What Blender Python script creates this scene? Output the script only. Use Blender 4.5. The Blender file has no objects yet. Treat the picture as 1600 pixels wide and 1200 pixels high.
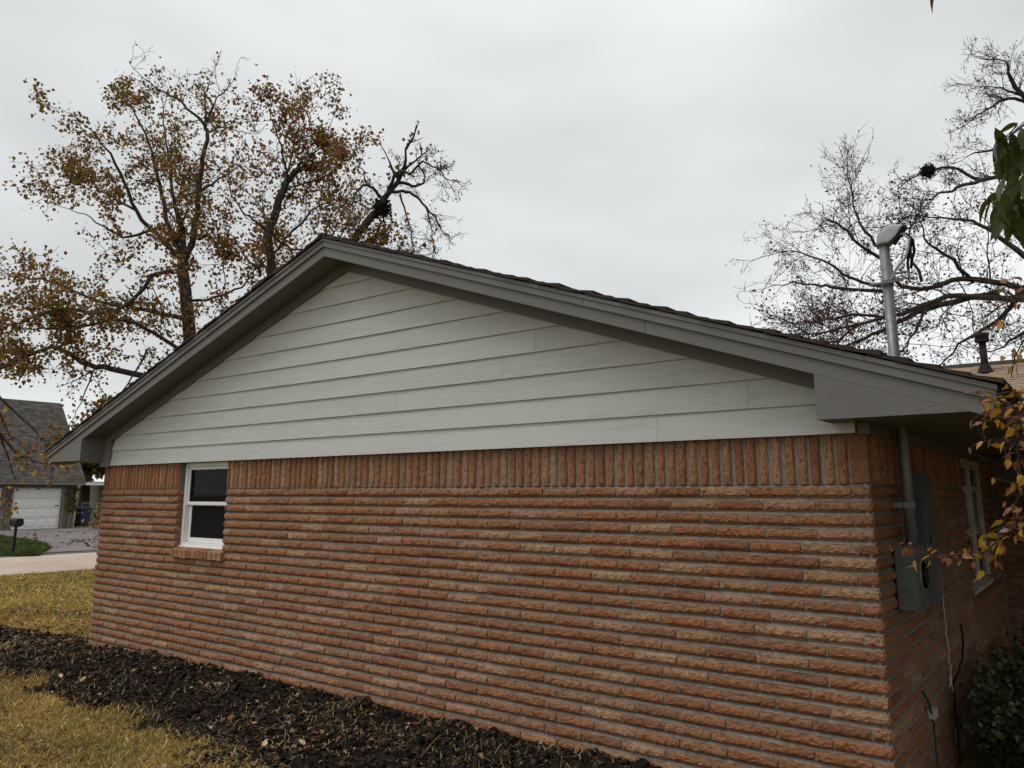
import bpy, math, random
import numpy as np
from mathutils import Vector, Matrix
random.seed(7); RNG = np.random.default_rng(7)
SC = bpy.context.scene
COL = SC.collection
R_ = math.radians

# ------------------------------------------------------------------ camera
CAM = np.array([1.065, -4.734, 1.815])
PITCH, YAW, FPX = 0.1890, 0.6480, 1212.56
CF = np.array([-math.sin(YAW)*math.cos(PITCH), math.cos(YAW)*math.cos(PITCH), math.sin(PITCH)])
CR = np.array([math.cos(YAW), math.sin(YAW), 0.0]); CU = np.cross(CR, CF)
cd = bpy.data.cameras.new('camera'); cam = bpy.data.objects.new('camera', cd); COL.objects.link(cam)
cd.sensor_width = 36; cd.lens = FPX/1600*36; cd.shift_y = -60/1600; cd.clip_start = .05; cd.clip_end = 2000
m = Matrix(((CR[0], CU[0], -CF[0], CAM[0]), (CR[1], CU[1], -CF[1], CAM[1]), (CR[2], CU[2], -CF[2], CAM[2]), (0, 0, 0, 1)))
cam.matrix_world = m; SC.camera = cam
def ray(px, py): return CF + CR*(px-800)/FPX - CU*(py-540)/FPX
def at(px, py, d): return CAM + ray(px, py)*d          # point d metres along the view axis
def on_ground(px, py, z=0.0): r = ray(px, py); return CAM + r*(z-CAM[2])/r[2]
def proj(p):
    d = np.asarray(p)-CAM; w = d@CF
    return 800+FPX*(d@CR)/w, 540-FPX*(d@CU)/w, w

# ------------------------------------------------------------------ world: overcast sky
SUN_EL, SUN_AZ = 63, -142      # azimuth measured from +Y clockwise: behind-left of the camera
W = bpy.data.worlds.new('World'); SC.world = W; W.use_nodes = True
nt = W.node_tree; nt.nodes.clear()
N = nt.nodes.new; LK = nt.links.new
out = N('ShaderNodeOutputWorld'); bg = N('ShaderNodeBackground'); LK(bg.outputs[0], out.inputs[0])
sky = N('ShaderNodeTexSky'); sky.sky_type = 'NISHITA'; sky.sun_disc = False
sky.sun_elevation = R_(SUN_EL); sky.sun_rotation = R_(SUN_AZ); sky.dust_density = 4
hs = N('ShaderNodeHueSaturation'); hs.inputs['Saturation'].default_value = .12; LK(sky.outputs[0], hs.inputs['Color'])
tc = N('ShaderNodeTexCoord'); mp = N('ShaderNodeMapping'); mp.inputs['Scale'].default_value = (1.0, 1.0, 2.6); LK(tc.outputs['Generated'], mp.inputs[0])
nz = N('ShaderNodeTexNoise'); nz.inputs['Scale'].default_value = 1.25; nz.inputs['Detail'].default_value = 4; nz.inputs['Roughness'].default_value = .45; LK(mp.outputs[0], nz.inputs['Vector'])
cr = N('ShaderNodeValToRGB'); cr.color_ramp.elements[0].position = .40; cr.color_ramp.elements[1].position = .60
cr.color_ramp.elements[0].color = (6.3, 6.5, 6.6, 1); cr.color_ramp.elements[1].color = (8.9, 9.1, 9.2, 1); LK(nz.outputs['Fac'], cr.inputs[0])
mx = N('ShaderNodeMix'); mx.data_type = 'RGBA'; mx.inputs[0].default_value = .93     # cloud layer over the clear sky
LK(hs.outputs[0], mx.inputs[6]); LK(cr.outputs[0], mx.inputs[7]); LK(mx.outputs[2], bg.inputs[0]); bg.inputs[1].default_value = .1
sl = bpy.data.lights.new('sun', 'SUN'); sl.energy = 1.5; sl.angle = R_(40); sl.color = (1, .97, .93)
so = bpy.data.objects.new('sun', sl); COL.objects.link(so)
sd = Vector((math.sin(R_(SUN_AZ))*math.cos(R_(SUN_EL)), math.cos(R_(SUN_AZ))*math.cos(R_(SUN_EL)), math.sin(R_(SUN_EL))))
so.rotation_euler = sd.to_track_quat('Z', 'Y').to_euler(); so.location = sd*60
SC.view_settings.view_transform = 'Standard'; SC.view_settings.look = 'None'; SC.view_settings.exposure = 0.1; SC.view_settings.gamma = 1
SC.render.engine = 'CYCLES'; SC.cycles.max_bounces = 6; SC.cycles.transparent_max_bounces = 8

# ------------------------------------------------------------------ helpers
class MB:
    def __init__(s): s.v = []; s.f = []
    def add(s, vs, fs):
        b = len(s.v); s.v += [tuple(map(float, v)) for v in vs]; s.f += [tuple(b+i for i in f) for f in fs]; return s
    def box(s, x0, x1, y0, y1, z0, z1):
        v = [(x0,y0,z0),(x1,y0,z0),(x1,y1,z0),(x0,y1,z0),(x0,y0,z1),(x1,y0,z1),(x1,y1,z1),(x0,y1,z1)]
        return s.add(v, [(0,3,2,1),(4,5,6,7),(0,1,5,4),(1,2,6,5),(2,3,7,6),(3,0,4,7)])
    def prism(s, poly, y0, y1, axis='Y'):
        n = len(poly)
        if axis == 'Y': a = [(p[0], y0, p[1]) for p in poly]; b = [(p[0], y1, p[1]) for p in poly]
        elif axis == 'X': a = [(y0, p[0], p[1]) for p in poly]; b = [(y1, p[0], p[1]) for p in poly]
        else: a = [(p[0], p[1], y0) for p in poly]; b = [(p[0], p[1], y1) for p in poly]
        fs = [tuple(range(n)), tuple(range(2*n-1, n-1, -1))] + [(i, n+i, n+(i+1) % n, (i+1) % n) for i in range(n)]
        return s.add(a+b, fs)
    def tube(s, pts, rad, k=6, cap=True):
        pts = [np.asarray(p, float) for p in pts]; n = len(pts)
        if not hasattr(rad, '__len__'): rad = [rad]*n
        b = len(s.v); ref = None
        for i in range(n):
            t = pts[min(i+1, n-1)]-pts[max(i-1, 0)]; t = t/(np.linalg.norm(t)+1e-9)
            if ref is None: ref = np.array([0, 0, 1.]) if abs(t[2]) < .9 else np.array([1., 0, 0])
            u = np.cross(t, ref); u /= np.linalg.norm(u)+1e-9; w = np.cross(u, t); ref = w
            for j in range(k):
                a = 2*math.pi*j/k; s.v.append(tuple(pts[i]+rad[i]*(u*math.cos(a)+w*math.sin(a))))
        for i in range(n-1):
            for j in range(k):
                j2 = (j+1) % k; s.f.append((b+i*k+j, b+i*k+j2, b+(i+1)*k+j2, b+(i+1)*k+j))
        if cap and k > 3: s.f.append(tuple(b+j for j in range(k-1, -1, -1))); s.f.append(tuple(b+(n-1)*k+j for j in range(k)))
        return s
    def lathe(s, prof, c, axis='Z', k=20):
        b = len(s.v); n = len(prof)
        for r, h in prof:
            for j in range(k):
                a = 2*math.pi*j/k; x, y = r*math.cos(a), r*math.sin(a)
                s.v.append((c[0]+x, c[1]+y, c[2]+h) if axis == 'Z' else (c[0]+h, c[1]+x, c[2]+y) if axis == 'X' else (c[0]+x, c[1]+h, c[2]+y))
        for i in range(n-1):
            for j in range(k): s.f.append((b+i*k+j, b+i*k+(j+1) % k, b+(i+1)*k+(j+1) % k, b+(i+1)*k+j))
        s.f.append(tuple(b+j for j in range(k-1, -1, -1))); s.f.append(tuple(b+(n-1)*k+j for j in range(k)))
        return s
    def build(s, name, mat, parent=None, smooth=False, bevel=0):
        me = bpy.data.meshes.new(name); me.from_pydata(s.v, [], s.f); me.update()
        return link(name, me, mat, parent, smooth, bevel)
def fixn(me):
    import bmesh
    bm = bmesh.new(); bm.from_mesh(me); bmesh.ops.recalc_face_normals(bm, faces=bm.faces); bm.to_mesh(me); bm.free()
def link(name, me, mat, parent=None, smooth=False, bevel=0, recalc=True):
    if recalc and len(me.polygons) < 40000: fixn(me)
    if mat is not None: me.materials.append(mat)
    if smooth: me.polygons.foreach_set('use_smooth', [True]*len(me.polygons))
    o = bpy.data.objects.new(name, me); COL.objects.link(o)
    if bevel: md = o.modifiers.new('bevel', 'BEVEL'); md.width = bevel; md.segments = 2; md.limit_method = 'ANGLE'
    if parent is not None: setparent(o, parent)
    return o
def wloc(o):
    v = Vector((0, 0, 0)) if o.type != 'EMPTY' else Vector(o.location); return v
def setparent(o, parent):
    o.parent = parent
    if parent.type == 'EMPTY': o.matrix_parent_inverse = Matrix.Translation(-Vector(parent.location))
def tag(o, label=None, cat=None, group=None, kind=None):
    if label: o['label'] = label
    if cat: o['category'] = cat
    if group: o['group'] = group
    if kind: o['kind'] = kind
    return o
def thing(name, loc, label, cat, group=None):
    e = bpy.data.objects.new(name, None); COL.objects.link(e); e.location = loc; e.empty_display_size = .2
    return tag(e, label, cat, group)
def npmesh(name, V, Fq, mat, parent=None, col=None, smooth=False):
    """V (n,3), Fq (m,k) all faces with k corners"""
    me = bpy.data.meshes.new(name); V = np.asarray(V, np.float32); Fq = np.asarray(Fq, np.int32); m_, k = Fq.shape
    me.vertices.add(len(V)); me.vertices.foreach_set('co', V.ravel())
    me.loops.add(m_*k); me.loops.foreach_set('vertex_index', Fq.ravel())
    me.polygons.add(m_); me.polygons.foreach_set('loop_start', np.arange(0, m_*k, k, dtype=np.int32))
    me.polygons.foreach_set('loop_total', np.full(m_, k, np.int32)); me.update(calc_edges=True); me.validate()
    if col is not None:
        a = me.color_attributes.new('Col', 'FLOAT_COLOR', 'POINT'); c4 = np.ones((len(V), 4), np.float32); c4[:, :3] = col; a.data.foreach_set('color', c4.ravel())
    if smooth: me.polygons.foreach_set('use_smooth', np.ones(m_, bool))
    return link(name, me, mat, parent, recalc=False)
def vnoise(x, y, seed=0):
    """smooth 2-D value noise, numpy"""
    x = np.asarray(x, float); y = np.asarray(y, float)
    xi, yi = np.floor(x).astype(int), np.floor(y).astype(int); fx, fy = x-xi, y-yi; fx = fx*fx*(3-2*fx); fy = fy*fy*(3-2*fy)
    def h(i, j):
        n = np.sin((i*127.1+j*311.7+seed*74.7))*43758.5453; return n-np.floor(n)
    return (h(xi, yi)*(1-fx)+h(xi+1, yi)*fx)*(1-fy)+(h(xi, yi+1)*(1-fx)+h(xi+1, yi+1)*fx)*fy
def fbm(x, y, o=4, seed=0):
    s = 0; a = .5
    for i in range(o): s = s+a*vnoise(x*2**i, y*2**i, seed+i); a *= .5
    return s

# ------------------------------------------------------------------ materials
class Mat:
    def __init__(s, name, rough=.8, spec=.3, metal=0):
        s.m = bpy.data.materials.new(name); s.m.use_nodes = True; s.t = s.m.node_tree; s.n = s.t.nodes; s.b = s.n['Principled BSDF']
        s.b.inputs['Roughness'].default_value = rough; s.b.inputs['Specular IOR Level'].default_value = spec; s.b.inputs['Metallic'].default_value = metal
        s.tc = s.n.new('ShaderNodeTexCoord')
    def L(s, a, b): s.t.links.new(a, b)
    def vec(s, scale=(1, 1, 1), rot=(0, 0, 0), coord='Object', rnd=0):
        mp = s.n.new('ShaderNodeMapping'); mp.inputs['Scale'].default_value = scale; mp.inputs['Rotation'].default_value = rot
        s.L(s.tc.outputs[coord], mp.inputs[0])
        if rnd:
            oi = s.n.new('ShaderNodeObjectInfo'); k = s.n.new('ShaderNodeVectorMath'); k.operation = 'SCALE'; k.inputs[0].default_value = (37, 17, 23); s.L(oi.outputs['Random'], k.inputs['Scale'])
            s.L(k.outputs[0], mp.inputs['Location'])
        return mp.outputs[0]
    def noise(s, vec, scale=5, detail=4, rough=.55, dist=0):
        n = s.n.new('ShaderNodeTexNoise'); n.inputs['Scale'].default_value = scale; n.inputs['Detail'].default_value = detail
        n.inputs['Roughness'].default_value = rough; n.inputs['Distortion'].default_value = dist; s.L(vec, n.inputs['Vector']); return n.outputs['Fac']
    def ramp(s, fac, stops):
        r = s.n.new('ShaderNodeValToRGB'); e = r.color_ramp.elements
        while len(e) < len(stops): e.new(.5)
        for i, (p, c) in enumerate(stops): e[i].position = p; e[i].color = (*c, 1)
        s.L(fac, r.inputs[0]); return r.outputs[0]
    def math(s, op, a, b=None):
        n = s.n.new('ShaderNodeMath'); n.operation = op
        for i, v in enumerate((a, b)):
            if v is None: continue
            if isinstance(v, (int, float)): n.inputs[i].default_value = v
            else: s.L(v, n.inputs[i])
        return n.outputs[0]
    def mix(s, fac, a, b, mode='MIX'):
        n = s.n.new('ShaderNodeMix'); n.data_type = 'RGBA'; n.blend_type = mode
        for i, v in ((0, fac), (6, a), (7, b)):
            if isinstance(v, (int, float)): n.inputs[i].default_value = v
            elif isinstance(v, tuple): n.inputs[i].default_value = (*v, 1)
            else: s.L(v, n.inputs[i])
        return n.outputs[2]
    def color(s, c):
        if isinstance(c, tuple): s.b.inputs['Base Color'].default_value = (*c, 1)
        else: s.L(c, s.b.inputs['Base Color'])
        return s
    def bump(s, h, strength=.5, dist=.01):
        b = s.n.new('ShaderNodeBump'); b.inputs['Strength'].default_value = strength; b.inputs['Distance'].default_value = dist; s.L(h, b.inputs['Height'])
        if s.b.inputs['Normal'].links: s.L(s.b.inputs['Normal'].links[0].from_socket, b.inputs['Normal'])
        s.L(b.outputs[0], s.b.inputs['Normal']); return s
    def roughn(s, v): s.L(v, s.b.inputs['Roughness']); return s
def simple(name, c, rough=.6, spec=.3, metal=0, var=.15, scale=8, bump=.1):
    M = Mat(name, rough, spec, metal); v = M.vec()
    f = M.noise(v, scale, 5); lo = tuple(x*(1-var) for x in c); hi = tuple(min(1, x*(1+var)) for x in c)
    M.color(M.ramp(f, [(.3, lo), (.7, hi)]))
    if bump: M.bump(M.noise(v, scale*8, 3), bump, .004)
    return M.m
def rnd01(M):
    oi = M.n.new('ShaderNodeObjectInfo'); g = M.n.new('ShaderNodeNewGeometry')
    s = M.math('ADD', oi.outputs['Random'], g.outputs['Random Per Island']); return M.math('FRACT', s)

# brick: rock-faced, orange-brown with tan and pinkish pieces
M = Mat('brick_clay', .9, .12); vl = M.vec((34, 80, 80), rnd=1); r = rnd01(M)
base = M.ramp(r, [(0, (.265, .120, .066)), (.14, (.40, .182, .090)), (.28, (.325, .143, .074)), (.42, (.44, .238, .124)), (.54, (.36, .178, .096)), (.66, (.41, .170, .084)), (.78, (.29, .152, .088)), (.88, (.47, .288, .160)), (1, (.43, .218, .152))])
n1 = M.noise(vl, 1.0, 7, .7, .5); c = M.mix(M.ramp(n1, [(.38, (1, 1, 1)), (.52, (0, 0, 0))]), base, M.mix(.75, base, (.085, .038, .024)))  # pits darkened in the colour as shade, besides dark clay spots
n2 = M.noise(M.vec((1, 1, 1)), 3, 3); c = M.mix(M.ramp(n2, [(.45, (0, 0, 0)), (.75, (.35, .35, .35))]), c, (.38, .19, .10))
ch = M.noise(M.vec((1, 1, 1)), 60, 3, .7); c = M.mix(M.ramp(ch, [(.68, (0, 0, 0)), (.8, (.5, .5, .5))]), c, (.50, .35, .28))
M.color(c); M.bump(n1, 1.0, .014); M.bump(M.noise(M.vec((60, 130, 130), rnd=1), 1.6, 5, .7), 1, .005); BRICK = M.m
M = Mat('mortar', .95, .1); v = M.vec(); n1 = M.noise(v, 40, 5); M.color(M.ramp(n1, [(.3, (.175, .155, .128)), (.7, (.27, .242, .205))])); M.bump(M.noise(v, 160, 4), .5, .004); MORTAR = M.m
# fibre-cement siding with embossed cedar grain
def siding(name, c, depth=1.0):
    M = Mat(name, .55, .35); v = M.vec((.75, 1, 10), rnd=1)
    w1 = M.noise(v, 1.5, 4, .5, .5)
    lines = M.math('PINGPONG', M.math('MULTIPLY', w1, 26.0), 1.0)
    lines = M.ramp(lines, [(0, (0, 0, 0)), (.35, (1, 1, 1))])
    mask = M.ramp(M.noise(M.vec((.5, 1, 5), rnd=1), 1.3, 2), [(.40, (0, 0, 0)), (.58, (1, 1, 1))])
    fine = M.noise(M.vec((6, 30, 120), rnd=1), 1, 3)
    h = M.mix(mask, (1, 1, 1), lines)
    oi = M.n.new('ShaderNodeObjectInfo'); lo = tuple(x*.96 for x in c); hi = tuple(x*1.04 for x in c)
    cc = M.ramp(oi.outputs['Random'], [(0, lo), (1, hi)]); st = M.noise(M.vec((.6, 1, 2)), 1.5, 4)
    M.color(M.mix(M.ramp(st, [(.5, (0, 0, 0)), (.8, (.12, .12, .12))]), cc, tuple(x*.8 for x in c)))
    M.bump(h, .48*depth, .005); M.bump(fine, .35*depth, .003); return M.m
SIDING = siding('siding_grey', (.482, .482, .460)); TRIM = siding('trim_taupe', (.148, .141, .132), .35); SOFFIT = siding('soffit_taupe', (.125, .118, .108), .4)
DARKSH = None
M = Mat('shingle_silhouette', .95, .1); v = M.vec(); r = rnd01(M); M.color(M.mix(M.noise(v, 120, 3), M.ramp(r, [(0, (.022, .019, .017)), (1, (.05, .042, .036))]), (.07, .055, .046))); M.bump(M.noise(v, 260, 3), .6, .004); SHINGLE = M.m  # near-black colour puts the edges' silhouette against the sky into the shingles
M = Mat('shingle_tan', .95, .1); v = M.vec(); r = rnd01(M); M.color(M.mix(M.noise(v, 90, 3), M.ramp(r, [(0, (.17, .115, .08)), (.5, (.27, .19, .135)), (1, (.22, .145, .10))]), (.34, .25, .185))); M.bump(M.noise(v, 200, 3), .6, .004); SHINGLE_TAN = M.m
M = Mat('shingle_grey', .95, .1); v = M.vec(); r = rnd01(M); M.color(M.mix(M.noise(v, 20, 3), M.ramp(r, [(0, (.032, .030, .029)), (.5, (.075, .070, .066)), (1, (.13, .118, .108))]), (.09, .082, .077))); SHINGLE_GREY = M.m
WHITE = simple('white_vinyl', (.78, .78, .76), .4, .5, var=.05, bump=0)
WHITE_DIRTY = simple('weathered_white_wood', (.50, .48, .44), .6, .3, var=.25)
GDOOR = simple('garage_door_white', (.74, .74, .72), .5, .4, var=.06, bump=0)
def glass(name, c=(.004, .005, .006)):
    M = Mat(name, .04, .08); M.color(c); M.bump(M.noise(M.vec(), 2, 2), .04, .01); return M.m
GLASS = glass('dark_window_glass'); DARK = simple('dark_interior', (.01, .01, .011), .9, .1, bump=0)
M = Mat('galvanised_steel', .5, .4, .35); v = M.vec((3, 3, 30)); M.color(M.ramp(M.noise(M.vec(), 20, 4), [(.3, (.13, .14, .145)), (.7, (.22, .23, .235))])); M.bump(M.noise(v, 6, 2), .1, .003); M.roughn(M.ramp(M.noise(M.vec(), 9, 4), [(.3, (.35,)*3), (.7, (.6,)*3)])); GALV = M.m
ALU = simple('cast_aluminium', (.36, .36, .36), .55, .4, .3, var=.15)
METER = simple('meter_box_grey', (.10, .112, .108), .55, .3, .1, var=.12)
PANEL = simple('panel_slate', (.085, .10, .11), .5, .4, .2, var=.15)
BLACK = simple('black_rubber', (.009, .009, .010), .6, .2, var=.2, bump=0)
CABLE_G = simple('grey_cable', (.35, .35, .35), .5, .4, bump=0); CABLE_GREEN = simple('green_cable', (.01, .05, .035), .4, .4, bump=0)
IVORY = simple('ivory_plastic', (.42, .40, .35), .5, .4)
VENTB = simple('vent_brown_paint', (.026, .019, .016), .7, .15, var=.3, scale=20)
BLUEBIN = simple('blue_plastic', (.008, .014, .055), .45, .4, var=.2, bump=0)
CONC = simple('old_concrete', (.20, .185, .175), .9, .15, var=.3, scale=1.2)
TANWALL = simple('tan_stucco', (.24, .22, .17), .9, .1, var=.15)
GREYTRIM = simple('grey_brown_trim', (.17, .155, .135), .7, .2)
M = Mat('street_concrete', .9, .15); v = M.vec(); n1 = M.noise(v, .5, 5); n2 = M.noise(v, 6, 5, .7)
M.color(M.mix(M.ramp(n2, [(.4, (0, 0, 0)), (.8, (.5, .5, .5))]), M.ramp(n1, [(.3, (.40, .31, .25)), (.7, (.50, .41, .34))]), (.29, .235, .20))); M.bump(M.noise(v, 80, 3), .3, .005); STREET = M.m
M = Mat('driveway_concrete', .9, .15); v = M.vec(); n1 = M.noise(v, .6, 5); n2 = M.noise(v, 5, 5, .7)
M.color(M.mix(M.ramp(n2, [(.45, (0, 0, 0)), (.8, (.7, .7, .7))]), M.ramp(n1, [(.3, (.13, .115, .11)), (.7, (.20, .18, .175))]), (.10, .085, .07))); DRIVE = M.m
M = Mat('lawn_soil', .95, .1); v = M.vec(); M.color(M.ramp(M.noise(v, 1.3, 6, .7), [(.3, (.085, .065, .022)), (.5, (.15, .115, .038)), (.7, (.10, .10, .03))])); M.bump(M.noise(v, 40, 4), .6, .02); LAWN = M.m
M = Mat('black_soil', .9, .12); v = M.vec(); M.color(M.ramp(M.noise(v, 14, 6, .75), [(.3, (.007, .006, .005)), (.55, (.020, .016, .012)), (.8, (.065, .047, .03))])); M.bump(M.noise(v, 45, 5, .7), 1, .02); SOIL = M.m
def vcol(name, rough=.7, spec=.2, trans=0.0, var=.25, scale=30, bump=0):
    M = Mat(name, rough, spec); a = M.n.new('ShaderNodeAttribute'); a.attribute_name = 'Col'
    f = M.noise(M.vec(), scale, 3); k = M.ramp(f, [(.3, (1-var,)*3), (.7, (1+var*.4,)*3)]); c = M.mix(1.0, a.outputs['Color'], k, 'MULTIPLY'); M.color(c)
    if bump: M.bump(M.noise(M.vec(), scale*3, 3), bump, .004)
    if trans:
        tr = M.n.new('ShaderNodeBsdfTranslucent'); M.L(c, tr.inputs[0]); mxs = M.n.new('ShaderNodeMixShader'); mxs.inputs[0].default_value = trans
        o = M.n['Material Output']; M.L(M.b.outputs[0], mxs.inputs[1]); M.L(tr.outputs[0], mxs.inputs[2]); M.L(mxs.outputs[0], o.inputs[0])
    return M.m
LEAF = vcol('autumn_leaf', .6, .25, .35); GRASSM = vcol('dormant_grass', .8, .1, .25); LITTER = vcol('leaf_litter', .7, .2); CLOD = vcol('soil_clod', .9, .12, 0, .45, 60, .8)
M = Mat('tree_bark', .95, .1); v = M.vec((9, 9, 2)); M.color(M.ramp(M.noise(v, 2, 6, .7), [(.3, (.022, .019, .016)), (.55, (.065, .057, .049)), (.75, (.15, .138, .12))])); M.bump(M.noise(v, 4, 5), 1, .03); BARK = M.m
BARKRED = simple('reddish_twig_bark', (.05, .03, .025), .8, .2, var=.3)
NEST = simple('dry_nest_leaves', (.02, .014, .01), .95, .1, var=.4, scale=30)

# ------------------------------------------------------------------ dimensions of the house (metres)
L, P = .305, .08015; Z0 = 1.8674; MORT = .0145
XL, XR, YB = -8.883, 0.0, 5.69            # gable wall ends, depth of the side wall
RX, RZ = -4.43, 4.125; SR, SL = .349, .338; EXR, EXL = .70, -9.72
OH = -.31
def zt(x): return RZ-SR*(x-RX) if x > RX else RZ-SL*(RX-x)

# ------------------------------------------------------------------ ground
def ye(x): return np.interp(x, [-12, -11.2, -10.5, -8.7, -7, -4.3, -2, 1], [.1, -.35, -.7, -1.05, -1.25, -1.5, -1.6, -1.7])
def yu(x): return np.interp(x, [-12, -11.2, -10, -9, -8.8, 1], [0, .0, .35, .75, .9, .9])
def bedmask(x, y):
    j = (fbm(x*1.7, y*1.7, 4, 3)-.47)*.95+(fbm(x*7, y*7, 3, 13)-.44)*.45
    a = np.clip((y-ye(x)+j)/.30, 0, 1); b = np.clip((yu(x)-y+j*.6)/.30, 0, 1); return a*b
def zsoil(x, y):
    m_ = bedmask(x, y); near = np.exp(-np.clip(-y, 0, 9)/.7)
    h = m_*(.03+.11*near*np.clip((x+9.2)/2.0, 0.0, 1))
    lump = (fbm(x*5, y*5, 4, 9)-.47)*.11+(fbm(x*17, y*17, 3, 21)-.44)*.06
    return h+m_*lump
def sheet(name, xs, ys, zf, mat, kind='structure'):
    X, Y = np.meshgrid(xs, ys, indexing='ij'); Z = zf(X, Y); nx, ny = X.shape
    i, j = np.meshgrid(np.arange(nx-1), np.arange(ny-1), indexing='ij'); a = (i*ny+j).ravel()
    o = npmesh(name, np.c_[X.ravel(), Y.ravel(), Z.ravel()], np.c_[a, a+ny, a+ny+1, a+1], mat, smooth=True); o['kind'] = kind; return o
g = MB(); S_NEAR, S_FAR = -19.3, -25.6
g.add([(-900, -900, -.12), (900, -900, -.12), (900, 900, -.12), (-900, 900, -.12)], [(0, 1, 2, 3)])
tag(g.build('ground', LAWN), kind='structure')
def zl(x, y): return (fbm(x*.9, y*.9, 3, 5)-.45)*.03-.012-.13*bedmask(x, y)*0
sheet('lawn', np.linspace(S_NEAR, 30, 260), np.linspace(-14, 30, 220), zl, LAWN)
so_ = sheet('soil_bed', np.arange(-12.2, .9, .024), np.arange(-2.3, .95, .024), lambda x, y: zsoil(x, y)-.035+.035*np.clip(bedmask(x, y)*6, 0, 1)-.006, SOIL)
tag(MB().box(S_FAR, S_NEAR, -60, 90, -.11, -.055).build('street', STREET), kind='structure')
for yy in np.arange(-8, 40, 4.6):
    pass
tag(MB().box(S_FAR-.16, S_FAR-.004, -60, 90, -.11, -.025).box(S_NEAR+.004, S_NEAR+.14, -60, 90, -.11, -.01).build('kerb', CONC), kind='structure')
# driveway slabs with joints
gd = thing('driveway', (-35, 14, 0), None, None); gd['kind'] = 'structure'
for k in ('label', 'category'):
    if k in gd: del gd[k]
for x0, x1 in ((-44.4, -40.2), (-40.15, -36), (-35.95, -31.8), (-31.75, -28.6), (-28.55, -25.78)):
    for y0, y1 in ((-4, 4.95), (5.0, 9.9), (9.95, 14.9), (14.95, 20)):
        MB().box(x0, x1, y0, y1, -.1, .005+random.uniform(-.008, .01)).build('slab', DRIVE, gd)

# ------------------------------------------------------------------ bricks
def brick_verts(n, length, seed, h=P-MORT, nx=17, amp=.0034):
    rg = np.random.default_rng(seed)
    zf = [0, .27, .31, .48, .68, .87, 1.0]; yb = [.020, .002, -.005, -.007, -.0065, -.003, .006]
    xs = np.linspace(0, length, nx); V = []
    for zi, (z, y) in enumerate(zip(zf, yb)):
        for xi, x in enumerate(xs):
            d = 0
            if 1 < zi < 6: d = rg.normal(0, amp*.45)+amp*1.8*(vnoise(x*34+seed*3.1, z*3+seed, seed)-.5)
            if zi == 6: d = abs(rg.normal(0, .004))
            e = .004 if xi in (0, nx-1) else 0
            zz = z*h+(rg.normal(0, .0016) if 0 < zi < 6 else rg.normal(0, .0012)); V.append((x+(rg.normal(0, .0012) if 0 < xi < nx-1 else 0), y+d+e, zz))
    F_ = []; nz_ = len(zf)
    for i in range(nz_-1):
        for j in range(nx-1): a = i*nx+j; F_.append((a, a+1, a+nx+1, a+nx))
    b = len(V); dp = .038
    V += [(0, dp, 0), (length, dp, 0), (length, dp, h), (0, dp, h)]
    q = (nz_-1)*nx
    F_.append((b, b+1)+tuple(range(nx-1, -1, -1))); F_.append(tuple(range(q, q+nx))+(b+2, b+3))
    F_.append((b, )+tuple(i*nx for i in range(nz_))+(b+3,)); F_.append((b+1, b+2)+tuple(i*nx+nx-1 for i in range(nz_-1, -1, -1)))
    return np.array(V, float), F_
STR = [brick_verts(0, L-.012, 100+i) for i in range(14)]; HDR = [brick_verts(0, .10-.008, 200+i, nx=6, amp=.004) for i in range(6)]
def to_mesh(name, VF):
    me = bpy.data.meshes.new(name); me.from_pydata([tuple(v) for v in VF[0]], [], VF[1]); me.update(); fixn(me); me.materials.append(BRICK); return me
STRM = [to_mesh('brick', b) for b in STR]; HDRM = [to_mesh('brick', b) for b in HDR]
WX0, WX1, WZ0 = -7.14, -6.24, 1.235       # gable window opening
SY0, SY1, SZ0 = 3.50, 5.02, .93           # side wall window opening
heads = []
bricks = []                                # (kind, variant, matrix, length scale, centre)
def add_brick(kind, org, ang, scale, area_pt):
    v = random.randrange(len(STR) if kind == 's' else len(HDR))
    if ang == 'soldier': Rm = Matrix.Rotation(math.pi/2, 4, 'Y')
    elif ang == 'soldier_side': Rm = Matrix.Rotation(math.pi/2, 4, 'Z') @ Matrix.Rotation(math.pi/2, 4, 'Y')
    else: Rm = Matrix.Rotation(ang, 4, 'Z')
    jit = Matrix.Rotation(random.gauss(0, .004), 4, 'Y') @ Matrix.Rotation(random.gauss(0, .006), 4, 'X')
    flip = random.random() < .5 and ang not in ('soldier', 'soldier_side')
    S = Matrix.Diagonal((scale, 1, 1, 1))
    M4 = Matrix.Translation(org) @ Rm @ jit @ S
    bricks.append([kind, v, M4, np.array(area_pt), ang])
def runs(a, b, offs, head):
    """brick spans along a wall from a to b; first piece is a header when head"""
    out = []; x = a
    if head: out.append((x, min(x+.1, b))); x += .1
    while x < b-.03:
        e = min(x+L, b)
        if b-e < .05: e = b
        out.append((x, e)); x = e
    return out
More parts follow.
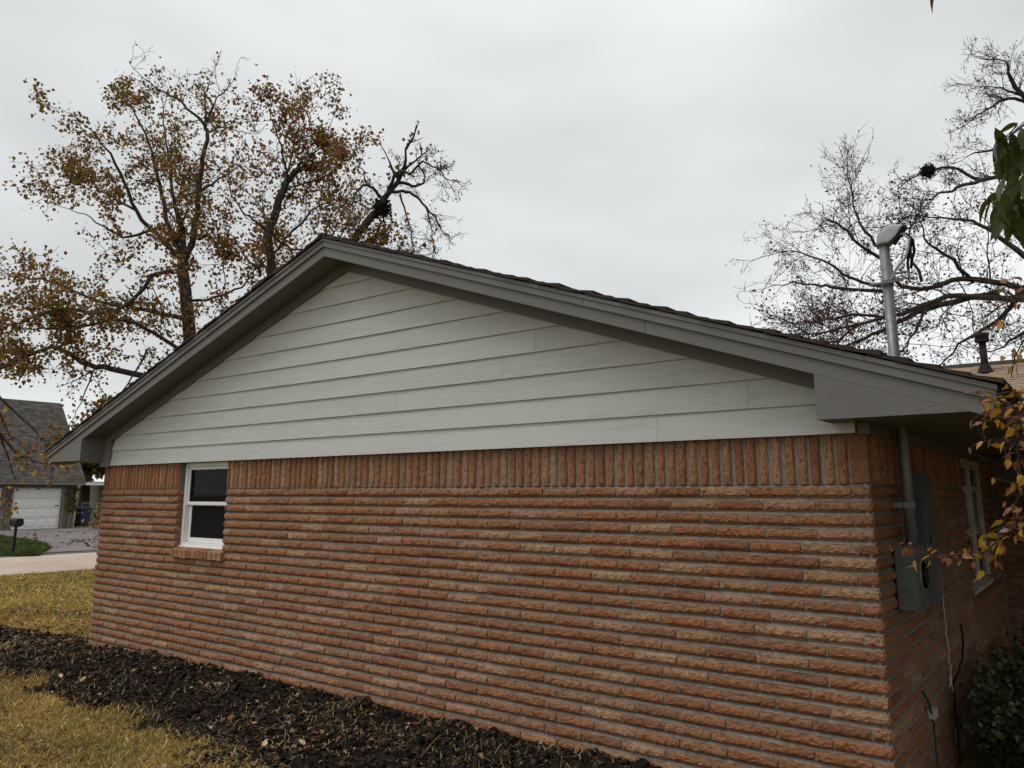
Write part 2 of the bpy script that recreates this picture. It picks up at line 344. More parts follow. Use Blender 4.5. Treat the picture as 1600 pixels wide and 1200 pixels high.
for k in range(1, 26):
    zb = Z0-k*P+MORT*.3
    for (s0, s1) in runs(0, -XL, 0, k % 2 == 1):
        x0, x1 = -s1, -s0
        segs = [(x0, x1)]
        if zb+P*.6 > WZ0-.08:
            segs = []
            if x0 < WX0: segs.append((x0, min(x1, WX0)))
            if x1 > WX1: segs.append((max(x0, WX1), x1))
        for a, b in segs:
            if b-a < .03: continue
            jy = random.gauss(0, .0022); heads.append(('g', a, zb))
            ln = (b-a)-.012; kd = 'h' if b-a < .14 else 's'; base_l = (.10-.008) if kd == 'h' else (L-.012)
            add_brick(kd, (a+.006, jy, zb+random.gauss(0, .0012)), 0, ln/base_l, ((a+b)/2, 0, zb+P/2))
    for (s0, s1) in runs(0, YB, 0, k % 2 == 0):
        segs = [(s0, s1)]
        if zb+P*.6 > SZ0-.08:
            segs = []
            if s0 < SY0: segs.append((s0, min(s1, SY0)))
            if s1 > SY1: segs.append((max(s0, SY1), s1))
        for a, b in segs:
            if b-a < .03: continue
            heads.append(('s', b, zb)); ln = (b-a)-.012; kd = 'h' if b-a < .14 else 's'; base_l = (.10-.008) if kd == 'h' else (L-.012)
            add_brick(kd, (random.gauss(0, .0025), a+.006, zb+random.gauss(0, .0012)), math.pi/2, ln/base_l, (0, (a+b)/2, zb+P/2))
    for (s0, s1) in runs(0.05, 3.2, 0, k % 2 == 0):       # wing wall facing the camera side
        ln = (s1-s0)-.012; kd = 'h' if s1-s0 < .14 else 's'; base_l = (.10-.008) if kd == 'h' else (L-.012)
        add_brick(kd, (s0+.006, YB+random.gauss(0, .002), zb), 0, ln/base_l, ((s0+s1)/2, YB, zb+P/2))
    if zb+P*.6 > WZ0 and zb < 2.1:                        # jamb of the gable window
        add_brick('h', (WX0-.001, .012, zb), math.pi/2, .07/.092, (WX0, .05, zb+P/2))
    if zb+P*.6 > SZ0 and zb < 2.1:
        add_brick('h', (-.085, SY1+.001, zb), 0, .07/.092, (0, SY1, zb+P/2))
bricks = [b for b in bricks if b[3][2] > -.1]
def score(b):
    c_ = b[3]; u, v_, w = proj(c_)
    if not (-40 < u < 1640 and -40 < v_ < 1240): return -1
    d = CAM-c_; n = np.array([1., 0, 0]) if b[4] == math.pi/2 else np.array([0, -1., 0])
    return (FPX/w)**2*abs(d@n)/np.linalg.norm(d)*(1 if b[0] == 's' else .33)
order = sorted(range(len(bricks)), key=lambda i: -score(bricks[i])); singled = set(order[:300])

house = thing('brick_house', (-4.4, 2.5, 0), 'single-storey orange brick house with grey gable siding and shingled roof in the foreground', 'house')
cg = MB(); cy = .024
# mortar cores behind the bricks
cg.box(WX1, XR-.012, cy, .10, -.3, 2.20).box(XL+.012, WX0-.012, cy, .10, -.3, 2.20).box(WX0-.012, WX1, cy, .10, -.3, WZ0-.01)
gwall = cg.build('gable_wall', MORTAR, house)
cs = MB(); cs.box(-.10, XR-cy, .1, SY0, -.3, 2.21).box(-.10, XR-cy, SY1+.012, YB+.2, -.3, 2.21).box(-.10, XR-cy, SY0, SY1+.012, -.3, SZ0-.01)
swall = cs.build('side_wall', MORTAR, house)
wwall = MB().box(-.10, 3.2, YB+cy+.002, YB+.12, -.3, 2.21).build('wing_wall', MORTAR, house)
def bed(mb, a, b, z, axis, flip=0):
    h0, h1 = z-.0015, z+MORT+.001; pr_ = [(.0060, h0), (.0060, h0+.0015), (.0240, h1), (.036, h1), (.036, h0)]
    if axis == 'X': mb.prism([(flip+q[0], q[1]) for q in pr_], a, b, 'X')
    else: mb.prism([(-q[0], q[1]) for q in pr_], a, b, 'Y')
bg_, bs_, bw_ = MB(), MB(), MB()
for k in range(0, 25):
    ztop = Z0-(k+1)*P+MORT*.3+(P-MORT)      # top of the course below this joint
    if ztop > WZ0-.06: bed(bg_, XL+.004, WX0-.003, ztop, 'X'); bed(bg_, WX1+.003, -.004, ztop, 'X')
    else: bed(bg_, XL+.004, -.004, ztop, 'X')
    if ztop > SZ0-.06: bed(bs_, .004, SY0-.003, ztop, 'Y'); bed(bs_, SY1+.003, YB, ztop, 'Y')
    else: bed(bs_, .004, YB, ztop, 'Y')
    bed(bw_, .0, 3.2, ztop, 'X', YB)
for wl, q, zb in heads:                    # mortar in the head joints, tooled a little behind the brick faces
    d0 = .0045+abs(random.gauss(0, .002)); z0_, z1_ = zb+.012, zb+P-MORT+.001
    if wl == 'g': 
        if XL+.05 < q and abs(q-WX1) > .03: bg_.box(q-.009, q+.009, d0, .03, z0_, z1_)
    elif q < YB-.05 and abs(q-SY0) > .03: bs_.box(-.03, -d0, q-.009, q+.009, z0_, z1_)
bg_.box(XL+.004, WX0-.003, .013, .034, Z0+.003, 2.19).box(WX1+.003, -.09, .013, .034, Z0+.003, 2.19)
bs_.box(-.034, -.013, .03, SY0-.003, Z0+.003, 2.19).box(-.034, -.013, SY1+.003, YB, Z0+.003, 2.19)
for mb_, pa in ((bg_, gwall), (bs_, swall), (bw_, wwall)): tag(mb_.build('mortar_bed', MORTAR, pa), kind='stuff')
me_rest = MB()
for i, b in enumerate(bricks):
    kd, v, M4, c_, ang = b
    if i in singled:
        o = bpy.data.objects.new('brick', (STRM if kd == 's' else HDRM)[v]); COL.objects.link(o)
        o.parent = gwall if ang == 0 and c_[1] < .05 else (swall if ang == math.pi/2 else wwall); o.matrix_parent_inverse = Matrix.Translation((0, 0, 0)); o.matrix_basis = M4
    else:
        Vb, Fb = (STR if kd == 's' else HDR)[v]; m_ = np.array(M4); vv = Vb@m_[:3, :3].T+m_[:3, 3]; me_rest.add(vv, Fb)
rest = me_rest.build('brickwork', BRICK, house); rest['kind'] = 'stuff'
# gable wall parts are parented to meshes at the origin, whose own inverse already cancels the empty
# soldier course, gable and side wall
def soldier(x0, w, side=False, parent=None):
    v = random.randrange(len(STRM)); o = bpy.data.objects.new('soldier_brick', STRM[v]); COL.objects.link(o); o.parent = parent
    sc = (w-.012)/(P-MORT); l = .300/(L-.012)
    S = Matrix.Diagonal((l, 1, sc, 1)); J = Matrix.Rotation(random.gauss(0, .006), 4, 'Y')
    zz = Z0+.300+random.gauss(0, .0015)+.006
    if not side: o.matrix_basis = Matrix.Translation((x0+.006, random.gauss(0, .002), zz)) @ Matrix.Rotation(math.pi/2, 4, 'Y') @ J @ S
    else: o.matrix_basis = Matrix.Translation((random.gauss(0, .002), x0+.006, zz)) @ Matrix.Rotation(math.pi/2, 4, 'Z') @ Matrix.Rotation(math.pi/2, 4, 'Y') @ J @ S
x = -.105
while x-.077 > XL-.02:
    w = .077+random.gauss(0, .0015); x -= w
    if x+w > WX0+.01 and x < WX1-.01:
        if x+w > WX1+.03: pass
        if x < WX1 and x+w > WX1: soldier(WX1, x+w-WX1, False, gwall) if x+w-WX1 > .035 else None
        elif x < WX0 and x+w > WX0: soldier(x, WX0-x, False, gwall) if WX0-x > .035 else None
        continue
    soldier(max(x, XL), w, False, gwall)
# wide smooth end brick of the soldier course at the corner
MB().box(-.098, .001, -.001, .03, Z0+.008, Z0+.305).build('soldier_brick', BRICK, gwall, bevel=.006)
yq = .012
while yq < YB-.05:
    w = .077+random.gauss(0, .0015)
    if not (yq+w > SY0 and yq < SY1): soldier(yq, w, True, swall)
    yq += w

# ------------------------------------------------------------------ window in the gable wall
def window(x0, x1, z0, z1, y, house):
    w = thing('tmp', (0, 0, 0), None, None); bpy.data.objects.remove(w)
    fr = MB(); t = .045
    fr.box(x0, x0+t, y, y+.08, z0, z1).box(x1-t, x1, y, y+.08, z0, z1).box(x0+t, x1-t, y, y+.08, z1-t, z1).box(x0+t, x1-t, y, y+.08, z0, z0+.03)
    win = fr.build('window', WHITE, house, bevel=.004)
    zm = z0+(z1-z0)*.50; a, b = x0+t, x1-t
    # sloped outer sill
    MB().prism([(y-.02, z0-.022), (y-.02, z0-.004), (y+.03, z0+.012), (y+.03, z0-.022)], x0-.0, x1, 'X').build('sill', WHITE, win)
    # upper sash (fixed, outer)
    s = MB(); yo = y+.018
    s.box(a+.002, a+.03, yo, yo+.028, zm-.012, z1-t-.002).box(b-.03, b-.002, yo, yo+.028, zm-.012, z1-t-.002).box(a+.03, b-.03, yo, yo+.028, z1-t-.032, z1-t-.002).box(a+.03, b-.03, yo, yo+.028, zm-.012, zm+.024)
    us = s.build('upper_sash', WHITE, win, bevel=.003)
    MB().box(a+.03, b-.03, yo+.012, yo+.016, zm+.024, z1-t-.032).build('pane', GLASS, us)
    s = MB(); yi = y+.05
    s.box(a+.002, a+.05, yi, yi+.028, z0+.032, zm+.018).box(b-.05, b-.002, yi, yi+.028, z0+.032, zm+.018).box(a+.05, b-.05, yi, yi+.028, zm-.02, zm+.018).box(a+.05, b-.05, yi, yi+.028, z0+.032, z0+.085)
    ls = s.build('lower_sash', WHITE, win, bevel=.003)
    MB().box(a+.05, b-.05, yi+.012, yi+.016, z0+.085, zm-.02).build('pane', GLASS, ls)
    MB().box(x0, x1, y+.10, y+.13, z0-.02, z1).build('dark_backing', DARK, win)
    return win
window(WX0+.004, WX1-.002, WZ0+.03, 2.155, .062, house)
sill = MB().box(WX0-.005, WX1+.04, .006, .10, WZ0-.078, WZ0-.006).build('window_sill', MORTAR, house)
n = 12; ws = (WX1+.05-WX0+.01)/n
for i in range(n):
    bm_ = MB(); x0 = WX0-.012+i*ws; d = random.gauss(0, .003)
    bm_.prism([(-.042+d, WZ0-.09+random.gauss(0, .003)), (-.044+d, WZ0-.006), (.06, WZ0+.022), (.06, WZ0-.09)], x0+.003, x0+ws-.006, 'X')
    bm_.build('sill_brick', BRICK, sill, bevel=.005)

# ------------------------------------------------------------------ side wall window (old white paired sashes)
def side_window():
    x = -.075; y0, y1, z0, z1 = SY0+.005, SY1-.005, SZ0, 2.16; ym = (y0+y1)/2
    fr = MB(); t = .06
    for a, b in ((y0, y0+t), (ym-.04, ym+.04), (y1-t, y1)): fr.box(x-.02, x+.045, a, b, z0+.06, z1)
    fr.box(x-.02, x+.044, y0, y1, z1-t, z1)
    win = fr.build('window', WHITE_DIRTY, house, bevel=.004)
    MB().prism([(x-.02, z0), (x+.07, z0-.012), (x+.07, z0+.02), (x-.02, z0+.06)], y0, y1).build('sill', WHITE_DIRTY, win)
    for a, b in ((y0+t, ym-.04), (ym+.04, y1-t)):
        zm = z0+.06+(z1-z0)*.62
        for (q0, q1, xo) in ((z0+.07, 1.45, .015), (1.45, 1.86, 0.0), (1.86, z1-t-.004, 0.015)):
            s = MB(); r_ = .032
            s.box(x+xo-.012, x+xo+.014, a+.003, a+r_, q0, q1-.003).box(x+xo-.012, x+xo+.014, b-r_, b-.003, q0, q1-.003).box(x+xo-.012, x+xo+.014, a+r_, b-r_, q1-r_, q1-.003).box(x+xo-.012, x+xo+.014, a+r_, b-r_, q0, q0+r_)
            sa = s.build('sash', WHITE_DIRTY, win)
            MB().box(x+xo-.002, x+xo+.002, a+r_, b-r_, q0+r_, q1-r_).build('pane', GLASS, sa)
    MB().box(x-.06, x-.03, y0, y1, z0, z1).build('dark_backing', DARK, win)
    sl_ = MB().box(-.09, -.006, SY0-.09, SY1+.28, SZ0-.12, SZ0-.03).build('window_sill', MORTAR, house)
    n_ = 19; w_ = (SY1-SY0+.34)/n_
    for i in range(n_):
        yy = SY0-.08+i*w_; d = random.gauss(0, .003)
        MB().prism([(-.08, SZ0-.13), (-.08, SZ0+.005), (.052+d, SZ0-.035), (.05+d, SZ0-.125+random.gauss(0, .003))], yy+.003, yy+w_-.006).build('sill_brick', BRICK, sl_, bevel=.004)
side_window()

# ------------------------------------------------------------------ gable siding
EXPO = .178; SB = 2.155
tri = MB().prism([(XL+.02, SB+.03), (-.03, SB+.03), (-.03, zt(-.03)-.16), (RX, RZ-.16), (XL+.02, zt(XL+.02)-.16)], .0, .10).build('gable_frame', SIDING, house)
def lim(z, side):     # x where the frieze edge meets height z
    zz = z+.235
    return RX+(RZ-zz)/SR if side > 0 else RX-(RZ-zz)/SL
joints = {0: [1029], 1: [1172], 2: [621], 3: [785], 4: [464, 836], 5: [549], 6: [680], 7: []}
row = 0; z = SB
while z < RZ-.24:
    zt_ = z+EXPO+.03
    xl0, xr0 = max(-8.65, lim(z, -1)-.16), min(-.05 if row == 0 else -.05, lim(z, 1)+.16)
    xl1, xr1 = max(-8.65, lim(zt_, -1)-.16), min(-.05, lim(zt_, 1)+.16)
    if zt_ > RZ-.30: xl1 = xr1 = RX
    cuts = [xl0]
    for px in joints.get(row, []):
        r_ = ray(px, 600); rr = ray(px, proj((-3, -.03, z+.09))[1]); p_ = CAM+rr*(-.03-CAM[1])/rr[1]
        cuts.append(p_[0])
    cuts.append(xr0)
    for i in range(len(cuts)-1):
        a0, b0 = cuts[i], cuts[i+1]; a1 = xl1 if i == 0 else a0; b1 = xr1 if i == len(cuts)-2 else b0
        g0, g1 = (0 if i == 0 else .0008), (0 if i == len(cuts)-2 else .0008)
        fy, ty, th = -.047, -.029, .013
        if b1-a1 < .02: v = [(a0, fy, z), (b0, fy, z), (RX, ty, min(zt_, RZ-.22)), (a0, fy+th, z), (b0, fy+th, z), (RX, ty+th, min(zt_, RZ-.22))]; f_ = [(0, 1, 2), (5, 4, 3), (0, 3, 4, 1), (1, 4, 5, 2), (2, 5, 3, 0)]
        else: v = [(a0+g0, fy, z), (b0-g1, fy, z), (b1-g1, ty, zt_), (a1+g0, ty, zt_), (a0+g0, fy+th, z), (b0-g1, fy+th, z), (b1-g1, ty+th, zt_), (a1+g0, ty+th, zt_)]; f_ = [(0, 1, 2, 3), (7, 6, 5, 4), (0, 4, 5, 1), (1, 5, 6, 2), (2, 6, 7, 3), (3, 7, 4, 0)]
        MB().add(v, f_).build('siding_board', SIDING, tri)
    z += EXPO; row += 1
# frieze boards under the rake soffit, corner trim
def rake_poly(x0, x1, d0, d1): return [(x0, zt(x0)-d1), (x1, zt(x1)-d1), (x1, zt(x1)-d0), (x0, zt(x0)-d0)]
MB().prism(rake_poly(RX, -.12, .14, .245), -.066, -.02).build('frieze_board', TRIM, house)
MB().prism(rake_poly(-8.66, RX, .14, .245), -.066, -.02).build('frieze_board', TRIM, house)
MB().prism([(XL-.01, SB-.01), (-8.652, SB-.01), (-8.652, zt(-8.652)-.15), (XL-.01, zt(XL-.01)-.15)], -.058, -.002).build('corner_board', TRIM, house)
MB().box(-.26, -.045, -.052, -.048, SB+.001, SB+.06).build('siding_end', SIDING, tri)

# ------------------------------------------------------------------ roof
roof = MB()
YR1 = 14.0
roof.prism([(EXL, zt(EXL)-.03), (RX, RZ-.03), (RX, RZ), (EXL, zt(EXL))], OH-.01, YR1)
roof.prism([(RX, RZ-.03), (EXR, zt(EXR)-.03), (EXR, zt(EXR)), (RX, RZ)], OH-.01, YR1)
ROOF = roof.build('roof', SHINGLE, house)
def shingle_wedge(x0, x1, y0, y1, t0=.022, t1=.006, lift=0.0):
    # from lower x0 to upper x1 along the slope
    return [(x0, zt(x0)+.002+lift), (x0, zt(x0)+.002+t0+lift), (x1, zt(x1)+t1+.002), (x1, zt(x1)+.001)]
rowl = .142
fieldm = MB()
for side in (-1, 1):
    ex = EXL if side < 0 else EXR; s_ = SL if side < 0 else SR
    nrow = int(abs(ex-RX)/(rowl*.943))
    for i in range(nrow+1):
        a = ex+(-side)*i*rowl*.943; a_ = a+side*.02; b_ = a-side*rowl*.943*1.35
        if (side < 0 and b_ > RX-.01) or (side > 0 and b_ < RX+.01): b_ = RX-.005 if side < 0 else RX+.005
        if abs(a_-b_) < .03: continue
        yo = OH-.052-random.uniform(0, .022); sg = MB(); lf = abs(random.gauss(0, .006)) if random.random() < .8 else .014
        poly = shingle_wedge(a_, b_, 0, 0, .020+random.uniform(0, .012), .006, lf)
        sg.prism(poly, yo, .55+random.uniform(-.2, .2)); sg.build('shingle', SHINGLE, ROOF)
        fieldm.prism(shingle_wedge(a_, b_, 0, 0, .018), .86, YR1)
rd = MB().prism([(RX-.14, zt(RX-.14)+.03), (RX, RZ+.05), (RX+.14, zt(RX+.14)+.03), (RX+.14, zt(RX+.14)+.018), (RX, RZ+.03), (RX-.14, zt(RX-.14)+.018)], OH-.06, .3).build('ridge_shingle', SHINGLE, ROOF)
# rake trim, fascia, soffits
def rake(name, x0, x1, d0, d1, y0, y1, mat=TRIM):
    return MB().prism(rake_poly(x0, x1, d0, d1), y0, y1).build(name, mat, ROOF)
for (x0, x1) in ((RX+.001, -2.3), (-2.297, .1), (.103, EXR-.012), (-7.1, RX-.001), (EXL+.012, -7.103)):
    rake('rake_moulding', x0, x1, .004, .030, OH-.046, OH-.0)
for (x0, x1) in ((RX+.001, -1.65), (-1.647, EXR-.02), (-6.2, RX-.001), (EXL+.02, -6.203)):
    rake('rake_trim_board', x0, x1, .0315, .080, OH-.036, OH-.001)
for (x0, x1) in ((RX+.001, -1.2), (-1.197, EXR-.035), (EXL+.035, RX-.001)):
    rake('fascia_board', x0, x1, .0815, .168, OH-.018, OH+.004)
rake('soffit', RX, EXR-.04, .138, .150, OH+.005, -.0, SOFFIT); rake('soffit', EXL+.04, RX, .138, .150, OH+.005, -.0, SOFFIT)
ZE = 2.215
xs_ = RX+(RZ-.1685-ZE)/SR
MB().prism([(-.172, ZE), (xs_, ZE), (-.172, zt(-.172)-.1695)], OH-.0172, OH+.004).build('return_panel', TRIM, ROOF)
xs_l = RX-(RZ-.1685-ZE)/SL
MB().prism([(-8.84, ZE), (-8.84, zt(-8.84)-.1695), (xs_l, ZE)], OH-.0172, OH+.004).build('return_panel', TRIM, ROOF)
MB().box(-8.862, -8.8405, OH+.005, -.06, ZE, zt(-8.84)-.151).build('return_side', TRIM, ROOF)
MB().box(-.171, -.152, OH+.005, -.06, ZE, zt(-.16)-.151).build('return_side', TRIM, ROOF)
MB().box(EXR-.052, EXR-.036, OH+.006, 5.0, ZE-.0, ZE+.115).build('eave_fascia', TRIM, ROOF)
MB().box(EXR-.036, EXR-.012, OH-.0, 5.0, ZE+.06, ZE+.116).build('eave_trim', TRIM, ROOF)
MB().box(EXL+.036, EXL+.052, OH+.006, 9, ZE, ZE+.115).build('eave_fascia', TRIM, ROOF)
MB().box(-.148, EXR-.054, OH+.006, -.064, ZE+.004, ZE+.014).box(.004, EXR-.054, -.063, 4.98, ZE+.004, ZE+.014).build('eave_soffit', SOFFIT, ROOF)
MB().box(EXL+.054, -8.866, OH+.006, 9, ZE+.004, ZE+.014).build('eave_soffit', SOFFIT, ROOF)
MB().box(-.04, .022, -.030, .0, 2.148, ZE+.002).box(-.02, .022, .002, YB, 2.148, ZE+.002).build('wall_frieze', SOFFIT, house)
# wing roof (tan shingles), ridge along X
WE, WZ, WS, WR = 5.0, 2.335, .349, 9.12
def wz(y): return WZ+WS*(y-WE) if y < WR else WZ+WS*(WR-WE)-WS*(y-WR)
wr = MB().prism([(WE, wz(WE)-.06), (WR, wz(WR)-.06), (WR, wz(WR)-.004), (WE, wz(WE)-.004)], -3.3, 6.5, 'X')
wr.prism([(WR, wz(WR)-.06), (13.2, wz(13.2)-.06), (13.2, wz(13.2)-.004), (WR, wz(WR)-.004)], -3.3, 6.5, 'X')
WROOF = wr.build('wing_roof', SHINGLE_TAN, house)
MB().box(.65, 3.2, WE+.01, WE+.03, ZE, ZE+.1).build('eave_fascia', TRIM, WROOF)
MB().box(.65, 3.2, WE+.031, YB, ZE+.004, ZE+.014).build('eave_soffit', SOFFIT, WROOF)
wf = MB(); i = 0; y = WE-.03
while y < WR-.02:
    y1 = min(y+rowl*.943*1.3, WR); x = max(EXR-(y-WE)-.3, -3.2)-random.uniform(0, .3); indiv = y > 6.9
    while x < 6.4:
        w = random.choice((.16, .2, .25, .3, .34)); t = .014+random.uniform(0, .012)
        vis = indiv and -1.0 < x < .5
        sgl = MB() if vis else wf
        sgl.prism([(y+random.uniform(-.004, .004), wz(y)), (y, wz(y)+t), (y1, wz(y1)+.006), (y1, wz(y1))], x, x+w-.004, 'X')
        if vis: sgl.build('shingle', SHINGLE_TAN, WROOF)
        x += w
    y += rowl*.943
o = wf.build('shingle_courses', SHINGLE_TAN, WROOF); o['kind'] = 'stuff'
o = fieldm.build('shingle_courses', SHINGLE, ROOF); o['kind'] = 'stuff'
MB().prism([(WR-.12, wz(WR-.12)+.03), (WR, wz(WR)+.05), (WR+.12, wz(WR+.12)+.03), (WR+.12, wz(WR+.12)), (WR-.12, wz(WR-.12))], -1.5, 6.5, 'X').build('ridge_shingle', SHINGLE, WROOF)
# rest of the house body so that light does not pass through
MB().box(XL+.02, -.12, .12, 13.5, -.3, 2.2).build('house_core', DARK, house)

# ------------------------------------------------------------------ electrical service on the side wall
MX, MY = .075, .585
mast = thing('service_mast', (MX, MY, 1.52), 'galvanised electrical service mast rising through the roof beside the gable', 'mast')
MB().tube([(MX, MY, 1.515), (MX, MY, 2.0), (MX, MY, 3.42)], .033, 16).build('conduit', GALV, mast, smooth=True)
MB().lathe([(.08, 2.53), (.07, 2.56), (.042, 2.60), (.036, 2.61)], (MX, MY, 0)).build('roof_flashing', GALV, mast, smooth=True)
zu = .000471*.90; out_ = [(165, 420), (163, 340), (172, 290), (205, 225), (255, 178), (330, 145), (400, 138), (455, 150), (525, 182), (500, 245), (440, 340), (350, 420), (310, 440), (240, 443), (175, 440)]
op = [(MX+(a-245)*zu*1.1, 3.4+(440-b)*zu) for a, b in out_]; ctr = (MX+.03, 3.45); wh = MB(); n_o = len(op)
sl_w = [(-.048, .55), (-.046, .80), (-.036, .93), (-.018, 1.0), (.018, 1.0), (.036, .93), (.046, .80), (.048, .55)]
for yo, sc_ in sl_w: wh.v += [(ctr[0]+(q[0]-ctr[0])*sc_, MY+yo, ctr[1]+(q[1]-ctr[1])*sc_) for q in op]
for i in range(len(sl_w)-1):
    for j in range(n_o): wh.f.append((i*n_o+j, i*n_o+(j+1) % n_o, (i+1)*n_o+(j+1) % n_o, (i+1)*n_o+j))
wh.f.append(tuple(range(n_o-1, -1, -1))); wh.f.append(tuple((len(sl_w)-1)*n_o+j for j in range(n_o)))
WH = wh.build('weatherhead', ALU, mast)
p0, p1 = op[8], op[11]; nx_, nz_ = (p0[1]-p1[1]), -(p0[0]-p1[0]); nl_ = math.hypot(nx_, nz_); nx_, nz_ = nx_/nl_*.006, nz_/nl_*.006
MB().prism([(p0[0]-.004, p0[1]-.006), (p1[0]+.004, p1[1]-.002), (p1[0]+nx_*2, p1[1]+nz_*2), (p0[0]+nx_*2, p0[1]+nz_*2)], MY-.044, MY+.044).build('dark_opening', BLACK, WH)  # black sheet stands for the shaded hollow of the hood
MB().lathe([(.044, 0), (.046, .012), (.044, .03)], (MX, MY, 3.405)).build('collar', ALU, WH, smooth=True)
for dy, pts in ((-.02, [(0, 0), (.05, -.005), (.085, -.05), (.07, -.12), (.05, -.17), (-.02, -.24), (-.075, -.34)]),
                (.0, [(0, .005), (.055, 0), (.095, -.06), (.075, -.13), (.055, -.2), (.055, -.30)]),
                (.02, [(0, .01), (.065, .0), (.10, -.05), (.10, -.13), (.075, -.20), (.07, -.24)])):
    c_ = [(MX+.078+a*.9, MY+dy, 3.458+b*.95) for a, b in pts]
    sm = []
    for i in range(len(c_)-1):
        for t in (0, .33, .66): sm.append(np.array(c_[i])*(1-t)+np.array(c_[i+1])*t)
    sm.append(np.array(c_[-1])); MB().tube(sm, .0085, 7).build('service_wire', BLACK if dy >= 0 else CABLE_G, mast, smooth=True)
MB().tube([(MX, MY-.0, 3.13), (MX, MY, 3.165)], .038, 14).build('clamp', GALV, mast)
ir = MB().box(MX-.10, MX+.10, MY-.05, MY-.036, 3.14, 3.152).box(MX+.045, MX+.14, MY-.052, MY-.03, 3.150, 3.16).box(MX+.05, MX+.135, MY-.056, MY-.03, 3.19, 3.20).box(MX+.045, MX+.055, MY-.055, MY-.03, 3.158, 3.20).box(MX+.128, MX+.138, MY-.055, MY-.03, 3.158, 3.20)
ir.build('wire_holder', GALV, mast)
st = MB().box(MX-.075, MX+.045, MY-.042, MY-.036, 1.73, 1.765).box(MX-.07, MX-.02, MY-.09, MY+.08, 1.735, 1.76).build('strap', GALV, mast)
bx = thing('electric_meter', (.05, .55, 1.15), 'grey electric meter box with round dark meter opening on the side wall', 'meter box')
MB().box(.006, .110, .40, .72, 1.15, 1.52).build('box', METER, bx, bevel=.006)
MB().box(.110, .118, .408, .712, 1.16, 1.51).build('cover', METER, bx, bevel=.003)
MB().lathe([(.096, 0), (.098, .006), (.090, .012), (.086, .012)], (.118, .56, 1.345), 'X', 28).build('meter_ring', GALV, bx, smooth=False)
MB().lathe([(.082, 0), (.08, .02), (.05, .026)], (.121, .56, 1.345), 'X', 28).build('meter_glass', GLASS, bx, smooth=True)
for rr_ in (.045, .032): 
    ring = [(.058+rr_*math.cos(a), .3985, 1.225+rr_*math.sin(a)) for a in np.linspace(0, 2*math.pi, 25)]; MB().tube(ring, .0022, 5).build('knockout', METER, bx)
MB().box(.055, .085, .394, .399, 1.478, 1.505).build('tag', simple('brass_tag', (.35, .25, .05), .5), bx)
MB().box(.103, .116, .70, .724, 1.17, 1.19).build('latch', GALV, bx)
pn = thing('breaker_panel', (.05, 1.1, 1.13), 'tall dark slate breaker panel on the side wall behind the meter box', 'breaker panel')
MB().box(.006, .095, .97, 1.29, 1.13, 1.95).build('box', PANEL, pn, bevel=.005)
MB().box(.095, .104, .985, 1.275, 1.15, 1.93).build('door', PANEL, pn, bevel=.003)
MB().box(.104, .112, 1.0, 1.012, 1.5, 1.56).build('latch', BLACK, pn)
def wire(name, pts, r_, mat, label, cat='cable'):
    sm = []
    for i in range(len(pts)-1):
        for t in (0, .25, .5, .75): sm.append(np.array(pts[i])*(1-t)+np.array(pts[i+1])*t)
    sm.append(np.array(pts[-1])); sm = [p_+RNG.normal(0, .0025, 3)*(0 < i < len(sm)-1) for i, p_ in enumerate(sm)]
    return tag(MB().tube(sm, r_, 6).build(name, mat, smooth=True), label, cat)
wire('telephone_cable', [(.018, 1.80, 1.25), (.016, 1.80, .95), (.02, 1.81, .72), (.016, 1.79, .56), (.03, 1.78, .45), (.02, 1.77, .2), (.03, 1.76, .0)], .006, CABLE_G, 'thin grey cable running straight down the side wall bricks')
wire('black_cable', [(.02, 2.45, .82), (.03, 2.42, .74), (.05, 2.2, .62), (.04, 2.0, .55), (.03, 1.83, .50), (.03, 1.77, .42), (.035, 1.74, .2), (.04, 1.72, .0)], .008, BLACK, 'black cable sagging along the side wall above the shrubs')
wire('wire_hook', [(.03, 1.62, .66), (.07, 1.55, .67), (.075, 1.42, .62), (.07, 1.40, .56), (.03, 1.52, .505)], .006, IVORY, 'bent pale wire loop sticking out of the side wall', 'wire')
wire('green_cable', [(.012, .83, .63), (.03, .86, .58), (.025, .92, .52), (.03, .965, .45), (.03, .97, .30), (.03, .975, .15), (.05, 1.02, .0)], .007, CABLE_GREEN, 'dark green cable hanging below the small ivory box')
jb = thing('cable_box', (.025, .98, .46), 'small ivory cable junction box near the bottom of the side wall', 'junction box')
MB().box(.004, .046, .94, 1.03, .445, .505).build('case', IVORY, jb, bevel=.004); MB().box(.046, .052, .945, 1.025, .45, .50).build('cover', IVORY, jb, bevel=.002)
vp = thing('roof_vent', (-.2, 8.55, 3.55), 'brown plumbing vent pipe with slotted cap on the tan roof', 'vent pipe')
vx, vy = -.2, 8.55; vz = wz(vy)
MB().tube([(vx, vy, vz-.05), (vx, vy, vz+.46)], .05, 18).build('pipe', VENTB, vp, smooth=True)
MB().lathe([(.12, -.06), (.105, .02), (.066, .11), (.066, .125), (.052, .13)], (vx, vy, vz), k=20).build('flashing', VENTB, vp, smooth=True)
MB().lathe([(.07, .46), (.098, .47), (.098, .505), (.082, .51), (.082, .55), (.098, .555), (.094, .585), (.07, .605), (.0, .61)], (vx, vy, vz), k=22).build('cap', VENTB, vp)
for i in range(16):
    a = i*2*math.pi/16; ca, sa = math.cos(a), math.sin(a); MB().tube([(vx+.085*ca, vy+.085*sa, vz+.508), (vx+.085*ca, vy+.085*sa, vz+.552)], .006, 4).build('cap_slot', VENTB, vp)

